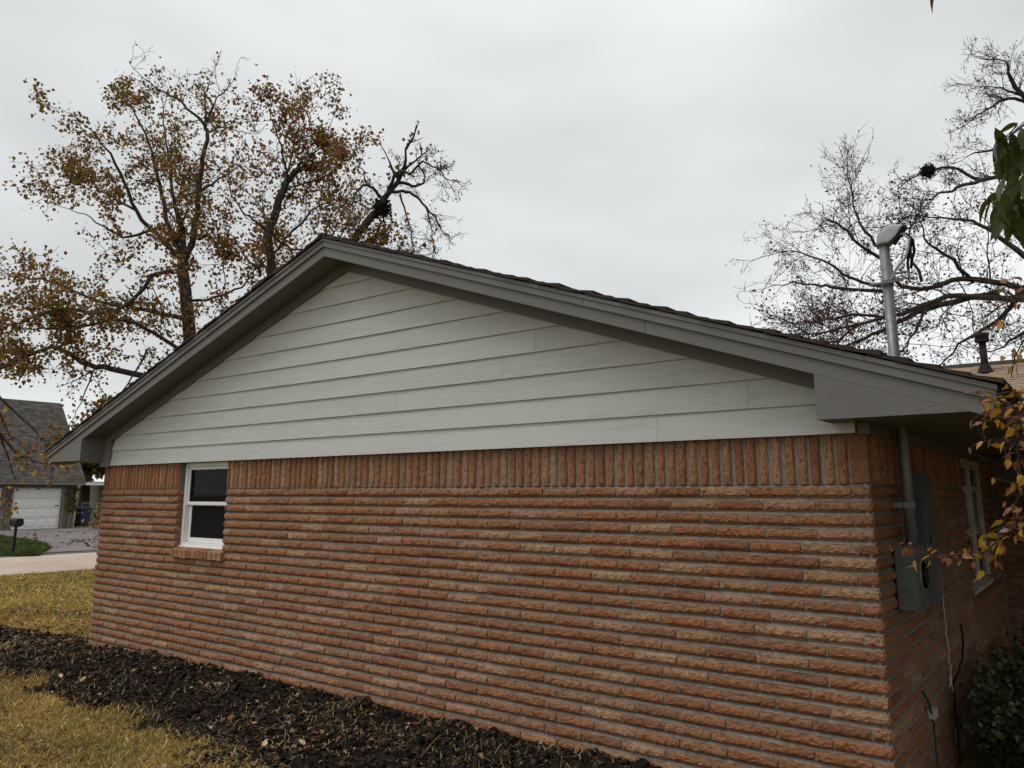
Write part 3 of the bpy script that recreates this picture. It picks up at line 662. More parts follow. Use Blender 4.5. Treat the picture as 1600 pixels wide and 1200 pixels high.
# ------------------------------------------------------------------ neighbour's garage house across the street
GX = -44.5
gh = thing('garage_house', (GX-4, 10, 0), "neighbour's brick house across the street with steep grey roof and white garage doors", 'house')
M = Mat('far_brick', .9, .1); v = M.vec((1, 1, 1), (0, R_(90), 0)); bt = M.n.new('ShaderNodeTexBrick'); v2 = M.n.new('ShaderNodeCombineXYZ'); sx = M.n.new('ShaderNodeSeparateXYZ'); M.L(M.tc.outputs['Object'], sx.inputs[0]); M.L(sx.outputs[1], v2.inputs[0]); M.L(sx.outputs[2], v2.inputs[1]); M.L(v2.outputs[0], bt.inputs['Vector'])
bt.inputs['Scale'].default_value = 1; bt.inputs['Brick Width'].default_value = .21; bt.inputs['Row Height'].default_value = .075; bt.inputs['Mortar Size'].default_value = .008
bt.inputs['Color1'].default_value = (.10, .065, .05, 1); bt.inputs['Color2'].default_value = (.165, .11, .085, 1); bt.inputs['Mortar'].default_value = (.2, .18, .16, 1); M.color(bt.outputs['Color']); FARBRICK = M.m
D0, D1 = 12.42, 14.82; E0, E1 = 9.3, 11.90; GT, GB = 2.11, .03; YE_ = 15.5
gw = MB().box(GX-.3, GX, D1+.17, YE_, -.1, 2.45).box(GX-.3, GX, E1+.17, D0-.17, -.1, 2.45).box(GX-.3, GX-.002, 1, E0-.17, -.1, 2.45).box(GX-.3, GX-.001, E0-.17, D1+.17, GT+.16, 2.45).box(GX-7.6, GX-.31, 1, YE_-.02, -.1, 2.45)
gw.build('wall', FARBRICK, gh)
def gdoor(y0, y1):
    d = MB().box(GX-.14, GX-.10, y0, y1, GB-.03, GT).build('garage_door', GDOOR, gh)
    n_r, n_c = 4, 4; hh = (GT-GB)/n_r; ww = (y1-y0)/n_c
    for i in range(n_r):
        for j in range(n_c):
            a, b, c_, e = y0+j*ww+.07, y0+(j+1)*ww-.07, GB+i*hh+.07, GB+(i+1)*hh-.07
            MB().add([(GX-.099, a, c_), (GX-.099, b, c_), (GX-.099, b, e), (GX-.099, a, e), (GX-.075, a+.05, c_+.05), (GX-.075, b-.05, c_+.05), (GX-.075, b-.05, e-.05), (GX-.075, a+.05, e-.05)], [(0, 1, 5, 4), (1, 2, 6, 5), (2, 3, 7, 6), (3, 0, 4, 7), (4, 5, 6, 7)]).build('panel', GDOOR, d)
        if i: MB().box(GX-.105, GX-.096, y0, y1, GB+i*hh-.008, GB+i*hh+.008).build('joint', GREYTRIM, d)
    MB().box(GX-.12, GX+.02, y0-.15, y0-.003, 0, GT+.14).box(GX-.12, GX+.02, y1+.003, y1+.15, 0, GT+.14).box(GX-.12, GX+.02, y0-.003, y1+.003, GT+.002, GT+.14).build('door_frame', GREYTRIM, gh)
    return d
d = gdoor(D0, D1); gdoor(E0, E1)
MB().box(GX-.09, GX-.06, D1-.28, D1-.10, 1.18, 1.22).build('handle', BLACK, d)
MB().box(GX-.1, GX+.05, YE_-.28, YE_+.02, -.05, 2.45).build('corner_board', GREYTRIM, gh)
GE, GSL = GX+.55, 1.12; GRX = GX-3.6; ez = 2.47
def gz(x): return ez+(GE-x)*GSL if x > GRX else ez+(GE-GRX)*GSL-(GRX-x)*GSL
gr = MB().prism([(GE, ez-.12), (GRX, gz(GRX)-.12), (GRX, gz(GRX)), (GE, ez)], 1, YE_+.25).prism([(GRX, gz(GRX)-.12), (GX-8, gz(GX-8)-.12), (GX-8, gz(GX-8)), (GRX, gz(GRX))], 1, YE_+.25)
GR = gr.build('roof', SHINGLE_GREY, gh)
MB().prism([(GX-.02, 2.4), (GX-7.5, 2.4), (GRX, gz(GRX)-.2)], YE_-.4, YE_-.1).build('gable', TANWALL, gh)
MB().box(GE-.03, GE+.03, 1, YE_+.25, ez-.17, ez-.02).build('gutter', GREYTRIM, GR); MB().box(GX-.01, GE-.031, 1, YE_+.2, ez-.16, ez-.13).build('eave_soffit', GREYTRIM, GR)
sh = MB(); xx = GE+.03; i = 0
while xx > GRX+.05:
    yq = 1+random.uniform(0, .3)
    while yq < YE_+.25:
        w = random.choice((.18, .25, .3, .36)); e = min(yq+w, YE_+.27); t = .02+random.uniform(0, .03)
        if yq > 10: sh.prism([(xx, gz(xx)+.003), (xx, gz(xx)+t), (xx-.17, gz(xx-.17)+.01), (xx-.17, gz(xx-.17)+.002)], yq, e-.006)
        yq += w
    xx -= .12
o = sh.build('shingle_courses', SHINGLE_GREY, GR); o['kind'] = 'stuff'
# small building with a pale metal awning right of it
sh2 = thing('awning_shed', (-52, 22, 0), 'tan wall with pale corrugated metal awning behind the blue bin', 'shed')
MB().box(-56, -52.5, 20.6, 28, -.1, 2.6).build('wall', TANWALL, sh2)
for i in range(26):
    y_ = 17.6+i*.3; MB().prism([(y_, 2.52), (y_+.14, 2.58), (y_+.16, 2.58), (y_+.30, 2.52), (y_+.30, 2.50), (y_, 2.50)], -52.6, -49.6, 'X').build('roof_sheet', GALV, sh2)
MB().box(-49.62, -49.55, 17.6, 25.4, 2.36, 2.51).build('fascia', WHITE, sh2)
MB().box(-49.75, -49.6, 20.9, 21.0, -.1, 2.4).build('post', WHITE, sh2)
# blue wheeled bin
b_ = on_ground(120, 823, .0); b_ = CAM+ray(120, 823)*46.5; BX, BY = -44.9, 15.95
bn = thing('wheeled_bin', (BX, BY+.3, 0), 'dark blue wheeled rubbish bin standing beside the garage', 'bin')
v0 = [(BX-.24, BY+.05, .06), (BX+.24, BY+.05, .06), (BX+.24, BY+.50, .06), (BX-.24, BY+.50, .06)]; v1 = [(BX-.32, BY-.04, .98), (BX+.30, BY-.04, .98), (BX+.30, BY+.60, .98), (BX-.32, BY+.60, .98)]
MB().add(v0+v1, [(3, 2, 1, 0), (4, 5, 6, 7), (0, 1, 5, 4), (1, 2, 6, 5), (2, 3, 7, 6), (3, 0, 4, 7)]).build('body', BLUEBIN, bn, bevel=.03)
MB().prism([(BY-.09, .985), (BY+.64, .985), (BY+.62, 1.05), (BY+.3, 1.09), (BY-.07, 1.05)], BX-.36, BX+.34, 'X').build('lid', BLUEBIN, bn, bevel=.015)
for s_ in (.0, .46): MB().lathe([(.05, 0), (.11, .01), (.11, .06), (.05, .07)], (BX-.3, BY+.02+s_, .11), 'Y', 16).build('wheel', BLACK, bn)
MB().box(BX+.295, BX+.315, BY-.02, BY+.58, .8, .84).build('grab_bar', BLUEBIN, bn)
# mailbox on a post by the kerb
mbx = on_ground(20, 866, .0); mx_, my_ = mbx[0], mbx[1]
mt = thing('mailbox', (mx_, my_, -.02), 'black mailbox on a black post in the grass island by the street', 'mailbox')
MB().box(mx_-.032, mx_+.032, my_-.032, my_+.032, -.06, .84).build('post', BLACK, mt)
mb_ = MB(); arch = [(-.1, .86), (.1, .86)]+[(.1*math.cos(a), .98+.1*math.sin(a)) for a in np.linspace(0, math.pi, 9)]
mb_.prism([(my_+p_[0]*1.15, p_[1]) for p_ in arch], mx_-.26, mx_+.24, 'X').build('box', BLACK, mt, bevel=.008)
MB().box(mx_-.2, mx_+.2, my_-.08, my_+.08, .83, .86).build('mount', BLACK, mt); MB().box(mx_+.24, mx_+.255, my_-.1, my_+.1, .87, 1.06).build('door', BLACK, mt)
MB().box(mx_+.02, mx_+.05, my_+.118, my_+.124, .95, 1.12).build('flag', BLACK, mt)
# chain-link fence
fe = thing('chain_link_fence', (-46.4, 18, 0), 'galvanised chain-link fence with top rail right of the blue bin', 'fence')
for yy in (16.75, 18.0, 20.4, 22.8): MB().tube([(-46.4, yy, -.1), (-46.4, yy, 1.32)], .03, 8).build('post', GALV, fe)
MB().tube([(-46.4, 16.75, 1.3), (-46.4, 22.8, 1.3)], .024, 8).build('top_rail', GALV, fe)
cm = MB()
for s_ in (1, -1):
    for i in range(110):
        y0 = 15.5+i*.075; zs = (0.02, 1.28); ya, yb_ = (y0, y0+1.26*s_)
        a0 = max(16.75, min(22.8, ya)); t0 = (a0-ya)/(yb_-ya); b0_ = max(16.75, min(22.8, yb_)); t1 = (b0_-ya)/(yb_-ya)
        if abs(t1-t0) < .05: continue
        cm.tube([(-46.4+.004*s_, a0, .02+1.26*t0), (-46.4+.004*s_, b0_, .02+1.26*t1)], .0035, 3, False)
cm.build('wire_mesh', GALV, fe)

# ------------------------------------------------------------------ trees
def leaf_mesh(name, pts, size, palette, parent, mat=LEAF, droop=.3, jitter=.05, npl=1, weights=None, seed=1):
    rg = np.random.default_rng(seed); pts = np.asarray(pts); n_ = len(pts)
    if n_ == 0: return None
    c_ = pts+rg.normal(0, jitter, (n_, 3)); d1 = rg.normal(0, 1, (n_, 3)); d1[:, 2] -= droop*2; d1 /= np.linalg.norm(d1, axis=1)[:, None]
    d2 = np.cross(d1, rg.normal(0, 1, (n_, 3))); d2 /= np.linalg.norm(d2, axis=1)[:, None]; d3 = np.cross(d1, d2)
    s_ = size*rg.uniform(.65, 1.3, (n_, 1)); fold = rg.uniform(.1, .45, (n_, 1))
    base = c_; tip = c_+d1*s_; mid = c_+d1*s_*.42; a = mid+d2*s_*.46+d3*s_*fold; b = mid-d2*s_*.46+d3*s_*fold
    V = np.stack([base, a, tip, b], 1).reshape(-1, 3); i = np.arange(n_)*4; Fc = np.r_[np.c_[i, i+1, i+2], np.c_[i, i+2, i+3]]
    pal = np.array(palette); w = np.array(weights) if weights is not None else np.ones(len(pal)); idx = rg.choice(len(pal), n_, p=w/w.sum())
    col = pal[idx]*rg.uniform(.7, 1.3, (n_, 1)); return npmesh(name, V, Fc, mat, parent, np.repeat(col, 4, 0))
class Tree:
    def __init__(s, seed, depth, rmin=.0045): s.rmin = rmin; s.r = np.random.default_rng(seed); s.big = MB(); s.small = MB(); s.ends = []; s.D = depth
    def limb(s, px, r0, r1, off=0, offe=None, leaf=1.0, sub=1.0, sublen=1.0, k=7, up=.15):
        """main limb traced through the photograph at the tree's own distance"""
        n_ = len(px); offe = off if offe is None else offe
        pts = [at(p_[0], p_[1], s.D+off+(offe-off)*i/(n_-1)) for i, p_ in enumerate(px)]
        f_ = [pts[0]]; ex = [2*pts[0]-pts[1]]+pts+[2*pts[-1]-pts[-2]]
        for i in range(n_-1):
            p0, p1, p2, p3 = ex[i:i+4]
            for t in (.25, .5, .75, 1): f_.append(.5*((2*p1)+(p2-p0)*t+(2*p0-5*p1+4*p2-p3)*t*t+(3*p1-p0-3*p2+p3)*t**3)+(s.r.normal(0, .02, 3) if t < 1 else 0))
        rr = np.linspace(r0, r1, len(f_)); s.big.tube(f_, list(rr), k)
        tot = len(f_)
        for i in range(2, tot):
            seg = f_[i]-f_[i-1]; ln = np.linalg.norm(seg); t = i/tot
            nn = s.r.poisson(ln*2.2*sub*(.35+.9*t))
            for _ in range(nn):
                p_ = f_[i-1]+seg*s.r.random(); dr = seg/ln+s.r.normal(0, .75, 3); dr[2] += up; dr /= np.linalg.norm(dr)
                s.branch(p_, dr, s.r.uniform(.7, 1.9)*sublen*(1.1-.4*t), min(max(.28*rr[i], .008), .02), 1, leaf, up)
        dr = f_[-1]-f_[-2]; dr /= np.linalg.norm(dr); s.branch(f_[-1], dr, 1.2*sublen, r1, 1, leaf, up)
    def branch(s, p, d, ln, r0, lev, leaf, up):
        n_ = 5 if lev == 1 else 4; pts = [p]; dd = d.copy()
        for i in range(n_):
            dd = dd+s.r.normal(0, .22, 3); dd[2] += up*.12; dd /= np.linalg.norm(dd); pts.append(pts[-1]+dd*ln/n_)
        re = max(s.rmin, r0*.35); s.small.tube(pts, list(np.linspace(max(r0, s.rmin*1.3), re, n_+1)), 4 if lev < 2 else 3, False)
        if lev < 3:
            nc = s.r.integers(4, 7) if lev == 1 else s.r.integers(2, 5)
            for _ in range(nc):
                i = s.r.integers(1, n_+1); q = pts[i]; nd = dd+s.r.normal(0, .8, 3); nd[2] += up*.5; nd /= np.linalg.norm(nd)
                s.branch(q, nd, ln*s.r.uniform(.35, .65), r0*.5, lev+1, leaf, up)
        if lev >= 2:
            for q in pts[1:]: s.ends.append((q, leaf))
def trunk_to_ground(T, px, py, r0, r1, off=0):
    top = at(px, py, T.D+off); T.big.tube([np.array([top[0], top[1], -.2]), np.array([top[0]+.05, top[1], top[2]*.5]), top], [r0*1.25, r0, r1], 10); return top
AUT = [(.31, .14, .032), (.20, .085, .027), (.22, .165, .030), (.14, .13, .028), (.40, .24, .035), (.22, .068, .028)]
def finish(T, name, base, label, group, leafn, size, pal, wts, seed, fruit=0, frcol=None):
    o = thing(name, (base[0], base[1], 0), label, 'tree', group)
    T.big.build('trunk', BARK, o, smooth=True); tag(T.small.build('twigs', BARK, o), kind='stuff')
    pts = []; rg = np.random.default_rng(seed)
    for q, lf in T.ends:
        for _ in range(rg.poisson(leafn*lf)): pts.append(q+rg.normal(0, .10, 3))
    if pts:
        c_ = leaf_mesh('crown', pts, size, pal, o, weights=wts, seed=seed, jitter=.04); c_['kind'] = 'stuff'
    if fruit:
        pts = []
        for q, lf in T.ends:
            for _ in range(rg.poisson(fruit)): pts.append(q+rg.normal(0, .04, 3))
        c_ = leaf_mesh('seed_pods', pts, .036, frcol, o, seed=seed+5, jitter=.02, droop=.1); c_['kind'] = 'stuff'
    return o
# A: the large autumn tree left of the house
A = Tree(11, 20); bA = trunk_to_ground(A, 300, 600, .21, .18)
A.limb([(300, 600), (297, 530), (291, 470), (287, 408)], .18, .14, sub=.8, sublen=.9)
A.limb([(287, 410), (250, 370), (214, 330), (188, 270), (165, 232), (138, 200)], 0.070, 0.012, 0, -1.5, sublen=.7)
A.limb([(287, 405), (263, 352), (250, 290), (232, 222), (205, 165)], 0.077, 0.018, 0, 1.5)
A.limb([(290, 402), (277, 335), (268, 290), (262, 235), (255, 180)], 0.063, 0.018, 0, 2.2)
A.limb([(292, 402), (304, 362), (311, 300), (316, 250), (324, 212), (320, 196)], 0.091, 0.042, 0, .3, leaf=.7, sub=.8)
A.limb([(320, 196), (300, 176), (272, 152), (238, 132), (214, 112)], 0.042, 0.009, .3, .3, leaf=.03, sub=1.1, sublen=.6)
A.limb([(322, 208), (345, 199), (380, 206)], 0.035, 0.009, .3, .8, leaf=.03, sub=1.5, sublen=.6)
A.limb([(320, 197), (336, 160), (352, 140)], 0.032, 0.007, .3, -.5, leaf=.04, sub=1.6, sublen=.6)
A.limb([(272, 425), (237, 430), (224, 452), (168, 490), (100, 482), (42, 500), (0, 512)], 0.063, 0.018, 0, -1.5)
A.limb([(296, 500), (212, 482), (150, 470), (80, 440), (20, 432)], 0.063, 0.018, 0, 1.2)
A.limb([(300, 560), (240, 520), (190, 500), (120, 510), (50, 515)], 0.056, 0.015, 0, -2)
A.limb([(304, 600), (190, 580), (140, 570), (95, 546), (60, 549), (0, 576)], 0.084, 0.036, 0, -1.8)
A.limb([(311, 374), (326, 368), (346, 400), (352, 440)], 0.042, 0.012, 0, -1, sub=1.4)
A.limb([(297, 470), (345, 462), (385, 440), (405, 400)], 0.042, 0.012, 0, .5, sub=1.3)
A.limb([(300, 540), (350, 520), (395, 485)], 0.035, 0.012, 0, -1.0, sub=1.3)
A.limb([(260, 350), (200, 370), (165, 355), (135, 335)], 0.042, 0.012, 0, -1.6, sub=1.2, sublen=.9)
A.limb([(215, 330), (160, 300), (150, 290), (130, 270)], 0.035, 0.012, -.4, 1.6, sub=1.2, sublen=.9)
A.limb([(312, 300), (350, 275), (380, 255)], 0.035, 0.012, 0, .6, sub=1.3)
A.limb([(230, 545), (200, 600), (170, 640)], 0.028, 0.009, -1, -1.6, sub=1.3, sublen=.7, up=-.3)
A.limb([(150, 572), (130, 620), (110, 660)], 0.021, 0.007, -1, -1.6, sub=1.1, sublen=.6, up=-.3, leaf=.7)
finish(A, 'tall_autumn_tree', bA, 'largest tree, forked trunk full of rusty brown leaves, left behind the roof', 'autumn trees behind the roof', 1.75, .092, AUT, [3, 2.6, 3, 2.2, 1.2, 1.6], 5)
B = Tree(12, 18.5); bB = trunk_to_ground(B, 424, 440, .13, .11)
B.limb([(424, 445), (420, 362), (429, 338), (441, 300), (449, 283)], .11, .085, sub=.8)
B.limb([(449, 285), (441, 240), (432, 205), (415, 160)], 0.030, 0.009, 0, -.8, sub=1.3, sublen=.7)
B.limb([(449, 287), (470, 252), (500, 232), (518, 190)], 0.030, 0.009, 0, .6, sub=1.3, sublen=.7)
B.limb([(445, 297), (460, 220), (470, 180)], 0.026, 0.007, 0, .9, sub=1.3, sublen=.7)
B.limb([(440, 300), (480, 285), (520, 270), (540, 250)], 0.026, 0.007, 0, -1, sub=1.2, sublen=.6)
B.limb([(421, 364), (400, 346), (378, 330), (360, 300)], 0.038, 0.012, 0, -.8, sub=1.5)
B.limb([(424, 366), (455, 390), (490, 385), (525, 360)], 0.038, 0.012, 0, .8, sub=1.5)
B.limb([(422, 400), (470, 350), (500, 320), (540, 310)], 0.034, 0.012, 0, 1.2, sub=1.5)
B.limb([(423, 420), (390, 410), (370, 380), (350, 350)], 0.034, 0.012, 0, 1.2, sub=1.4)
B.limb([(424, 430), (480, 420), (540, 400), (580, 385)], 0.034, 0.012, 0, -.9, sub=1.5)
finish(B, 'slender_autumn_tree', bB, 'slender leafy tree with one dark trunk behind the left roof slope near the peak', 'autumn trees behind the roof', 1.3, .084, AUT, [3, 2.4, 2.0, 1.2, 1.4, 3], 6)
Cc = Tree(13, 17.5, .0038); bC = trunk_to_ground(Cc, 505, 470, .15, .12)
Cc.limb([(505, 470), (545, 385), (575, 345), (592, 325), (602, 308)], .10, .075, sub=.5, leaf=.5)
Cc.limb([(600, 310), (577, 291), (560, 296), (550, 322)], .04, .015, 0, -.6, leaf=.02, sub=1.5, sublen=.5)
Cc.limb([(577, 291), (570, 280), (566, 264)], .03, .01, 0, .4, leaf=.0, sub=2.6, sublen=.42)
Cc.limb([(602, 308), (622, 286), (650, 291), (664, 282), (660, 268)], .05, .015, 0, .6, leaf=.0, sub=2.6, sublen=.42)
Cc.limb([(606, 302), (620, 270), (640, 272), (660, 252), (682, 262), (698, 280)], .04, .012, 0, -.5, leaf=.0, sub=2.6, sublen=.42)
Cc.limb([(612, 300), (640, 300), (660, 318), (682, 345), (690, 360)], .04, .012, 0, .5, leaf=.0, sub=2.6, sublen=.42, up=-.2)
Cc.limb([(625, 303), (638, 345), (646, 385)], .025, .008, 0, -.3, leaf=.02, sub=1.2, sublen=.4, up=-.4)
Cc.limb([(666, 325), (675, 360), (678, 395)], .02, .008, 0, .3, leaf=.0, sub=1.0, sublen=.35, up=-.4)
Cc.limb([(548, 385), (570, 378), (590, 372)], .03, .012, 0, .4, leaf=1, sub=1.6, sublen=.4)
finish(Cc, 'bare_leaning_tree', bC, 'bare leaning tree with curled twigs and a dark nest right of the roof peak', 'autumn trees behind the roof', 1.0, .11, AUT, None, 7, fruit=.35, frcol=[(.06, .05, .045), (.05, .035, .03)])
def nest(px, py, d, r_, label):
    c_ = at(px, py, d); o = thing('leaf_nest', tuple(c_), label, 'nest'); rg = np.random.default_rng(int(px))
    core = MB(); 
    for i in range(26):
        q = rg.normal(0, 1, 3); q /= np.linalg.norm(q); q[2] *= .8; core.tube([c_+q*r_*.2, c_+q*r_*rg.uniform(.6, .95)+np.array([0, 0, -.15*r_])], [r_*.4, r_*.12], 5)
    core.build('twig_ball', NEST, o)
    q = rg.normal(0, 1, (420, 3)); q /= np.linalg.norm(q, axis=1)[:, None]; q *= r_*rg.uniform(.5, 1.08, (420, 1)); q[:, 2] -= .25*r_*(rg.random(420) > .6)
    l_ = leaf_mesh('dry_leaves', c_+q, r_*.32, [(.02, .013, .009), (.03, .018, .01), (.012, .009, .007)], o, seed=3, jitter=.01); l_['kind'] = 'stuff'
nest(597, 324, 17.5, .22, 'ragged dark leaf nest in the fork of the bare leaning tree')
# D: bare tree behind the right roof slope
Dd = Tree(21, 17, .0038); bD = at(1660, 450, 17); Dd.big.tube([(bD[0], bD[1], -.2), (bD[0], bD[1], 3), bD], [.36, .3, .25], 10)
RB = dict(leaf=1.0, up=.1)
Dd.limb([(1655, 450), (1600, 452), (1560, 442), (1500, 436), (1440, 452), (1402, 441), (1386, 402)], .08, .035, **RB, sub=2.2)
Dd.limb([(1655, 455), (1600, 468), (1500, 462), (1430, 482), (1390, 496), (1330, 510), (1280, 522)], .08, .018, 0, -1, **RB, sub=3.4)
Dd.limb([(1560, 458), (1470, 476), (1400, 505), (1350, 530), (1300, 545)], .08, .02, 0, 1.2, **RB, sub=3.4)
Dd.limb([(1386, 402), (1352, 362), (1336, 330), (1324, 275)], .04, .012, 0, .4, leaf=.1, sub=2.6, sublen=.75, up=.5)
Dd.limb([(1388, 410), (1340, 380), (1310, 350), (1290, 345)], .04, .012, 0, -1, leaf=.1, sub=2.6, sublen=.75)
Dd.limb([(1395, 450), (1335, 436), (1280, 405), (1235, 392)], .045, .012, 0, .8, leaf=.1, sub=2.4, sublen=.85)
Dd.limb([(1395, 458), (1310, 450), (1275, 445), (1235, 442)], .045, .012, 0, -.6, leaf=.15, sub=2.5, sublen=.85)
Dd.limb([(1400, 500), (1330, 492), (1280, 502), (1240, 505)], .04, .012, 0, 1.4, leaf=.9, sub=3.6, sublen=.85)
Dd.limb([(1350, 505), (1295, 535), (1245, 532)], .03, .012, 0, .4, leaf=.9, sub=3.6, sublen=.75)
Dd.limb([(1450, 480), (1420, 530), (1400, 560)], .03, .012, 0, -.8, **RB, sub=2.2, sublen=.7)
Dd.limb([(1440, 440), (1420, 380), (1430, 340)], .035, .012, 0, .8, leaf=.2, sub=1.8, sublen=.6)
Dd.limb([(1600, 455), (1560, 500), (1510, 530), (1470, 570)], .06, .015, 0, 1, leaf=.3, sub=2.4, sublen=.85, up=-.1)
Dd.limb([(1650, 480), (1600, 520), (1560, 545)], .06, .015, 0, -.6, leaf=.1, sub=1.6, sublen=.7)
Dd.limb([(1520, 440), (1480, 400), (1450, 380), (1440, 350)], .045, .012, 0, -.7, leaf=.3, sub=2.6, sublen=.75)
Dd.limb([(1655, 430), (1600, 400), (1560, 370), (1520, 345), (1470, 340)], .08, .02, 0, .9, leaf=.35, sub=2.5, sublen=.85)
Dd.limb([(1660, 330), (1600, 298), (1560, 276), (1510, 288), (1480, 300), (1450, 312)], .07, .015, 0, -.8, leaf=.2, sub=1.7, sublen=.7)
Dd.limb([(1530, 282), (1490, 262), (1450, 266), (1415, 285)], .04, .012, 0, .4, leaf=.15, sub=1.6, sublen=.5)
finish(Dd, 'spreading_bare_tree', (bD[0], bD[1], 0), 'wide nearly bare tree with dark limbs behind the mast and right roof slope', 'bare trees at right', .4, .06, [(.13, .05, .04), (.17, .07, .035), (.10, .045, .035)], None, 8, fruit=.3, frcol=[(.09, .05, .045), (.14, .05, .04), (.08, .06, .055)])
nest(1450, 267, 17, .16, 'round dark leaf nest in the bare tree at upper right')
Ee = Tree(22, 21, .0045); bE = at(1690, 250, 21); Ee.big.tube([(bE[0], bE[1], -.2), (bE[0], bE[1], 4), bE], [.3, .26, .16], 10)
Ee.limb([(1690, 250), (1640, 190), (1600, 150), (1578, 120), (1570, 95)], .12, .02, leaf=.05, sub=2.7, sublen=.85)
Ee.limb([(1650, 200), (1600, 158), (1570, 156), (1540, 172), (1515, 190)], .06, .012, 0, -.6, leaf=.06, sub=2.2, sublen=.6)
Ee.limb([(1600, 150), (1570, 140), (1545, 135)], .04, .012, 0, .6, leaf=.05, sub=2.2, sublen=.7)
Ee.limb([(1620, 240), (1570, 232), (1530, 238), (1510, 245)], .05, .012, 0, .6, leaf=.05, sub=2.0, sublen=.7)
finish(Ee, 'high_bare_tree', (bE[0], bE[1], 0), 'bare fine-twigged tree reaching in from the upper right edge', 'bare trees at right', .4, .07, [(.14, .03, .025), (.07, .03, .02)], None, 9, fruit=.4, frcol=[(.08, .065, .06), (.06, .05, .05)])
# trees across the street: dark trunk and olive crown behind the bin
Ff = Tree(31, 51); bF = trunk_to_ground(Ff, 133, 760, .35, .3)
Ff.limb([(133, 770), (130, 740), (120, 715)], .25, .1, sub=1.0, sublen=1.2); Ff.limb([(134, 760), (145, 735), (158, 715)], .2, .1, sub=1.2, sublen=1.2); Ff.limb([(133, 750), (140, 720), (145, 700)], .2, .1, 0, 1.5, sub=1.2, sublen=1.2)
finish(Ff, 'olive_tree_across_street', bF, 'olive green tree with thick dark trunk behind the blue bin', None, 5.0, .26, [(.07, .075, .018), (.10, .095, .02), (.16, .12, .02)], None, 10)

# ------------------------------------------------------------------ near branches at the right edge, with single leaves
def leaf_shape(name, ln, wd, mat, lobed=False, n_=6, cup=.25, bend=.3):
    V, Fq = [], []
    for i in range(n_+1):
        t = i/n_; w = wd*.5*math.sin(math.pi*min(1, t**.75))*(1-.15*t)
        if lobed and i % 2 == 0 and 0 < i < n_: w *= .72
        x = ln*t; z = -bend*ln*t*t
        V += [(x, -w, z+cup*w), (x, 0, z), (x, w, z+cup*w)]
    for i in range(n_):
        for j in (0, 1): a = i*3+j; Fq.append((a, a+1, a+4, a+3))
    me = bpy.data.meshes.new(name); me.from_pydata(V, [], Fq); me.update(); me.materials.append(mat); me.polygons.foreach_set('use_smooth', [True]*len(me.polygons)); return me
def leafmat(name, c1, c2, vein, trans=.35):
    M = Mat(name, .45, .4); oi = M.n.new('ShaderNodeObjectInfo'); base = M.ramp(oi.outputs['Random'], [(0, c1), (1, c2)])
    f = M.noise(M.vec(rnd=1), 45, 4); c_ = M.mix(M.ramp(f, [(.45, (0, 0, 0)), (.7, (.7, .7, .7))]), base, vein); M.color(c_); M.bump(M.noise(M.vec((8, 60, 8)), 8, 3), .3, .003)
    tr = M.n.new('ShaderNodeBsdfTranslucent'); M.L(c_, tr.inputs[0]); mxs = M.n.new('ShaderNodeMixShader'); mxs.inputs[0].default_value = trans; M.L(M.b.outputs[0], mxs.inputs[1]); M.L(tr.outputs[0], mxs.inputs[2]); M.L(mxs.outputs[0], M.n['Material Output'].inputs[0]); return M.m
LM_GREEN = leafmat('green_leaf', (.04, .055, .012), (.075, .085, .016), (.13, .115, .018)); LM_YEL = leafmat('yellow_leaf', (.46, .25, .015), (.30, .20, .02), (.26, .09, .015)); LM_RUST = leafmat('rusty_leaf', (.24, .075, .03), (.30, .12, .04), (.13, .04, .025)); LM_PINK = leafmat('pale_pink_leaf', (.27, .17, .15), (.20, .11, .10), (.14, .06, .05)); LM_RED = leafmat('red_leaf', (.30, .035, .02), (.36, .06, .03), (.2, .02, .01))
big = [leaf_shape('leaf', .155, .058, LM_GREEN, n_=8, bend=b_) for b_ in (.25, .5, .1)]
small = [leaf_shape('leaf', .062, .040, mt_, lb, bend=b_) for mt_, lb, b_ in ((LM_YEL, True, .2), (LM_YEL, False, .4), (LM_RUST, True, .3), (LM_RUST, False, .5), (LM_YEL, True, .6), (LM_PINK, False, .4))]
redl = [leaf_shape('leaf', .045, .022, LM_RED, bend=.4)]
def place_leaf(me, p, d, parent, s_=1, roll=None):
    d = Vector(d).normalized(); q = d.to_track_quat('X', 'Z'); o = bpy.data.objects.new('leaf', me); COL.objects.link(o)
    M4 = Matrix.Translation(Vector(p)) @ q.to_matrix().to_4x4() @ Matrix.Rotation(random.uniform(-1.2, 1.2) if roll is None else roll, 4, 'X') @ Matrix.Diagonal((s_, s_, s_, 1))
    o.parent = parent; o.matrix_parent_inverse = Matrix.Translation(-Vector(parent.location)); o.matrix_basis = M4
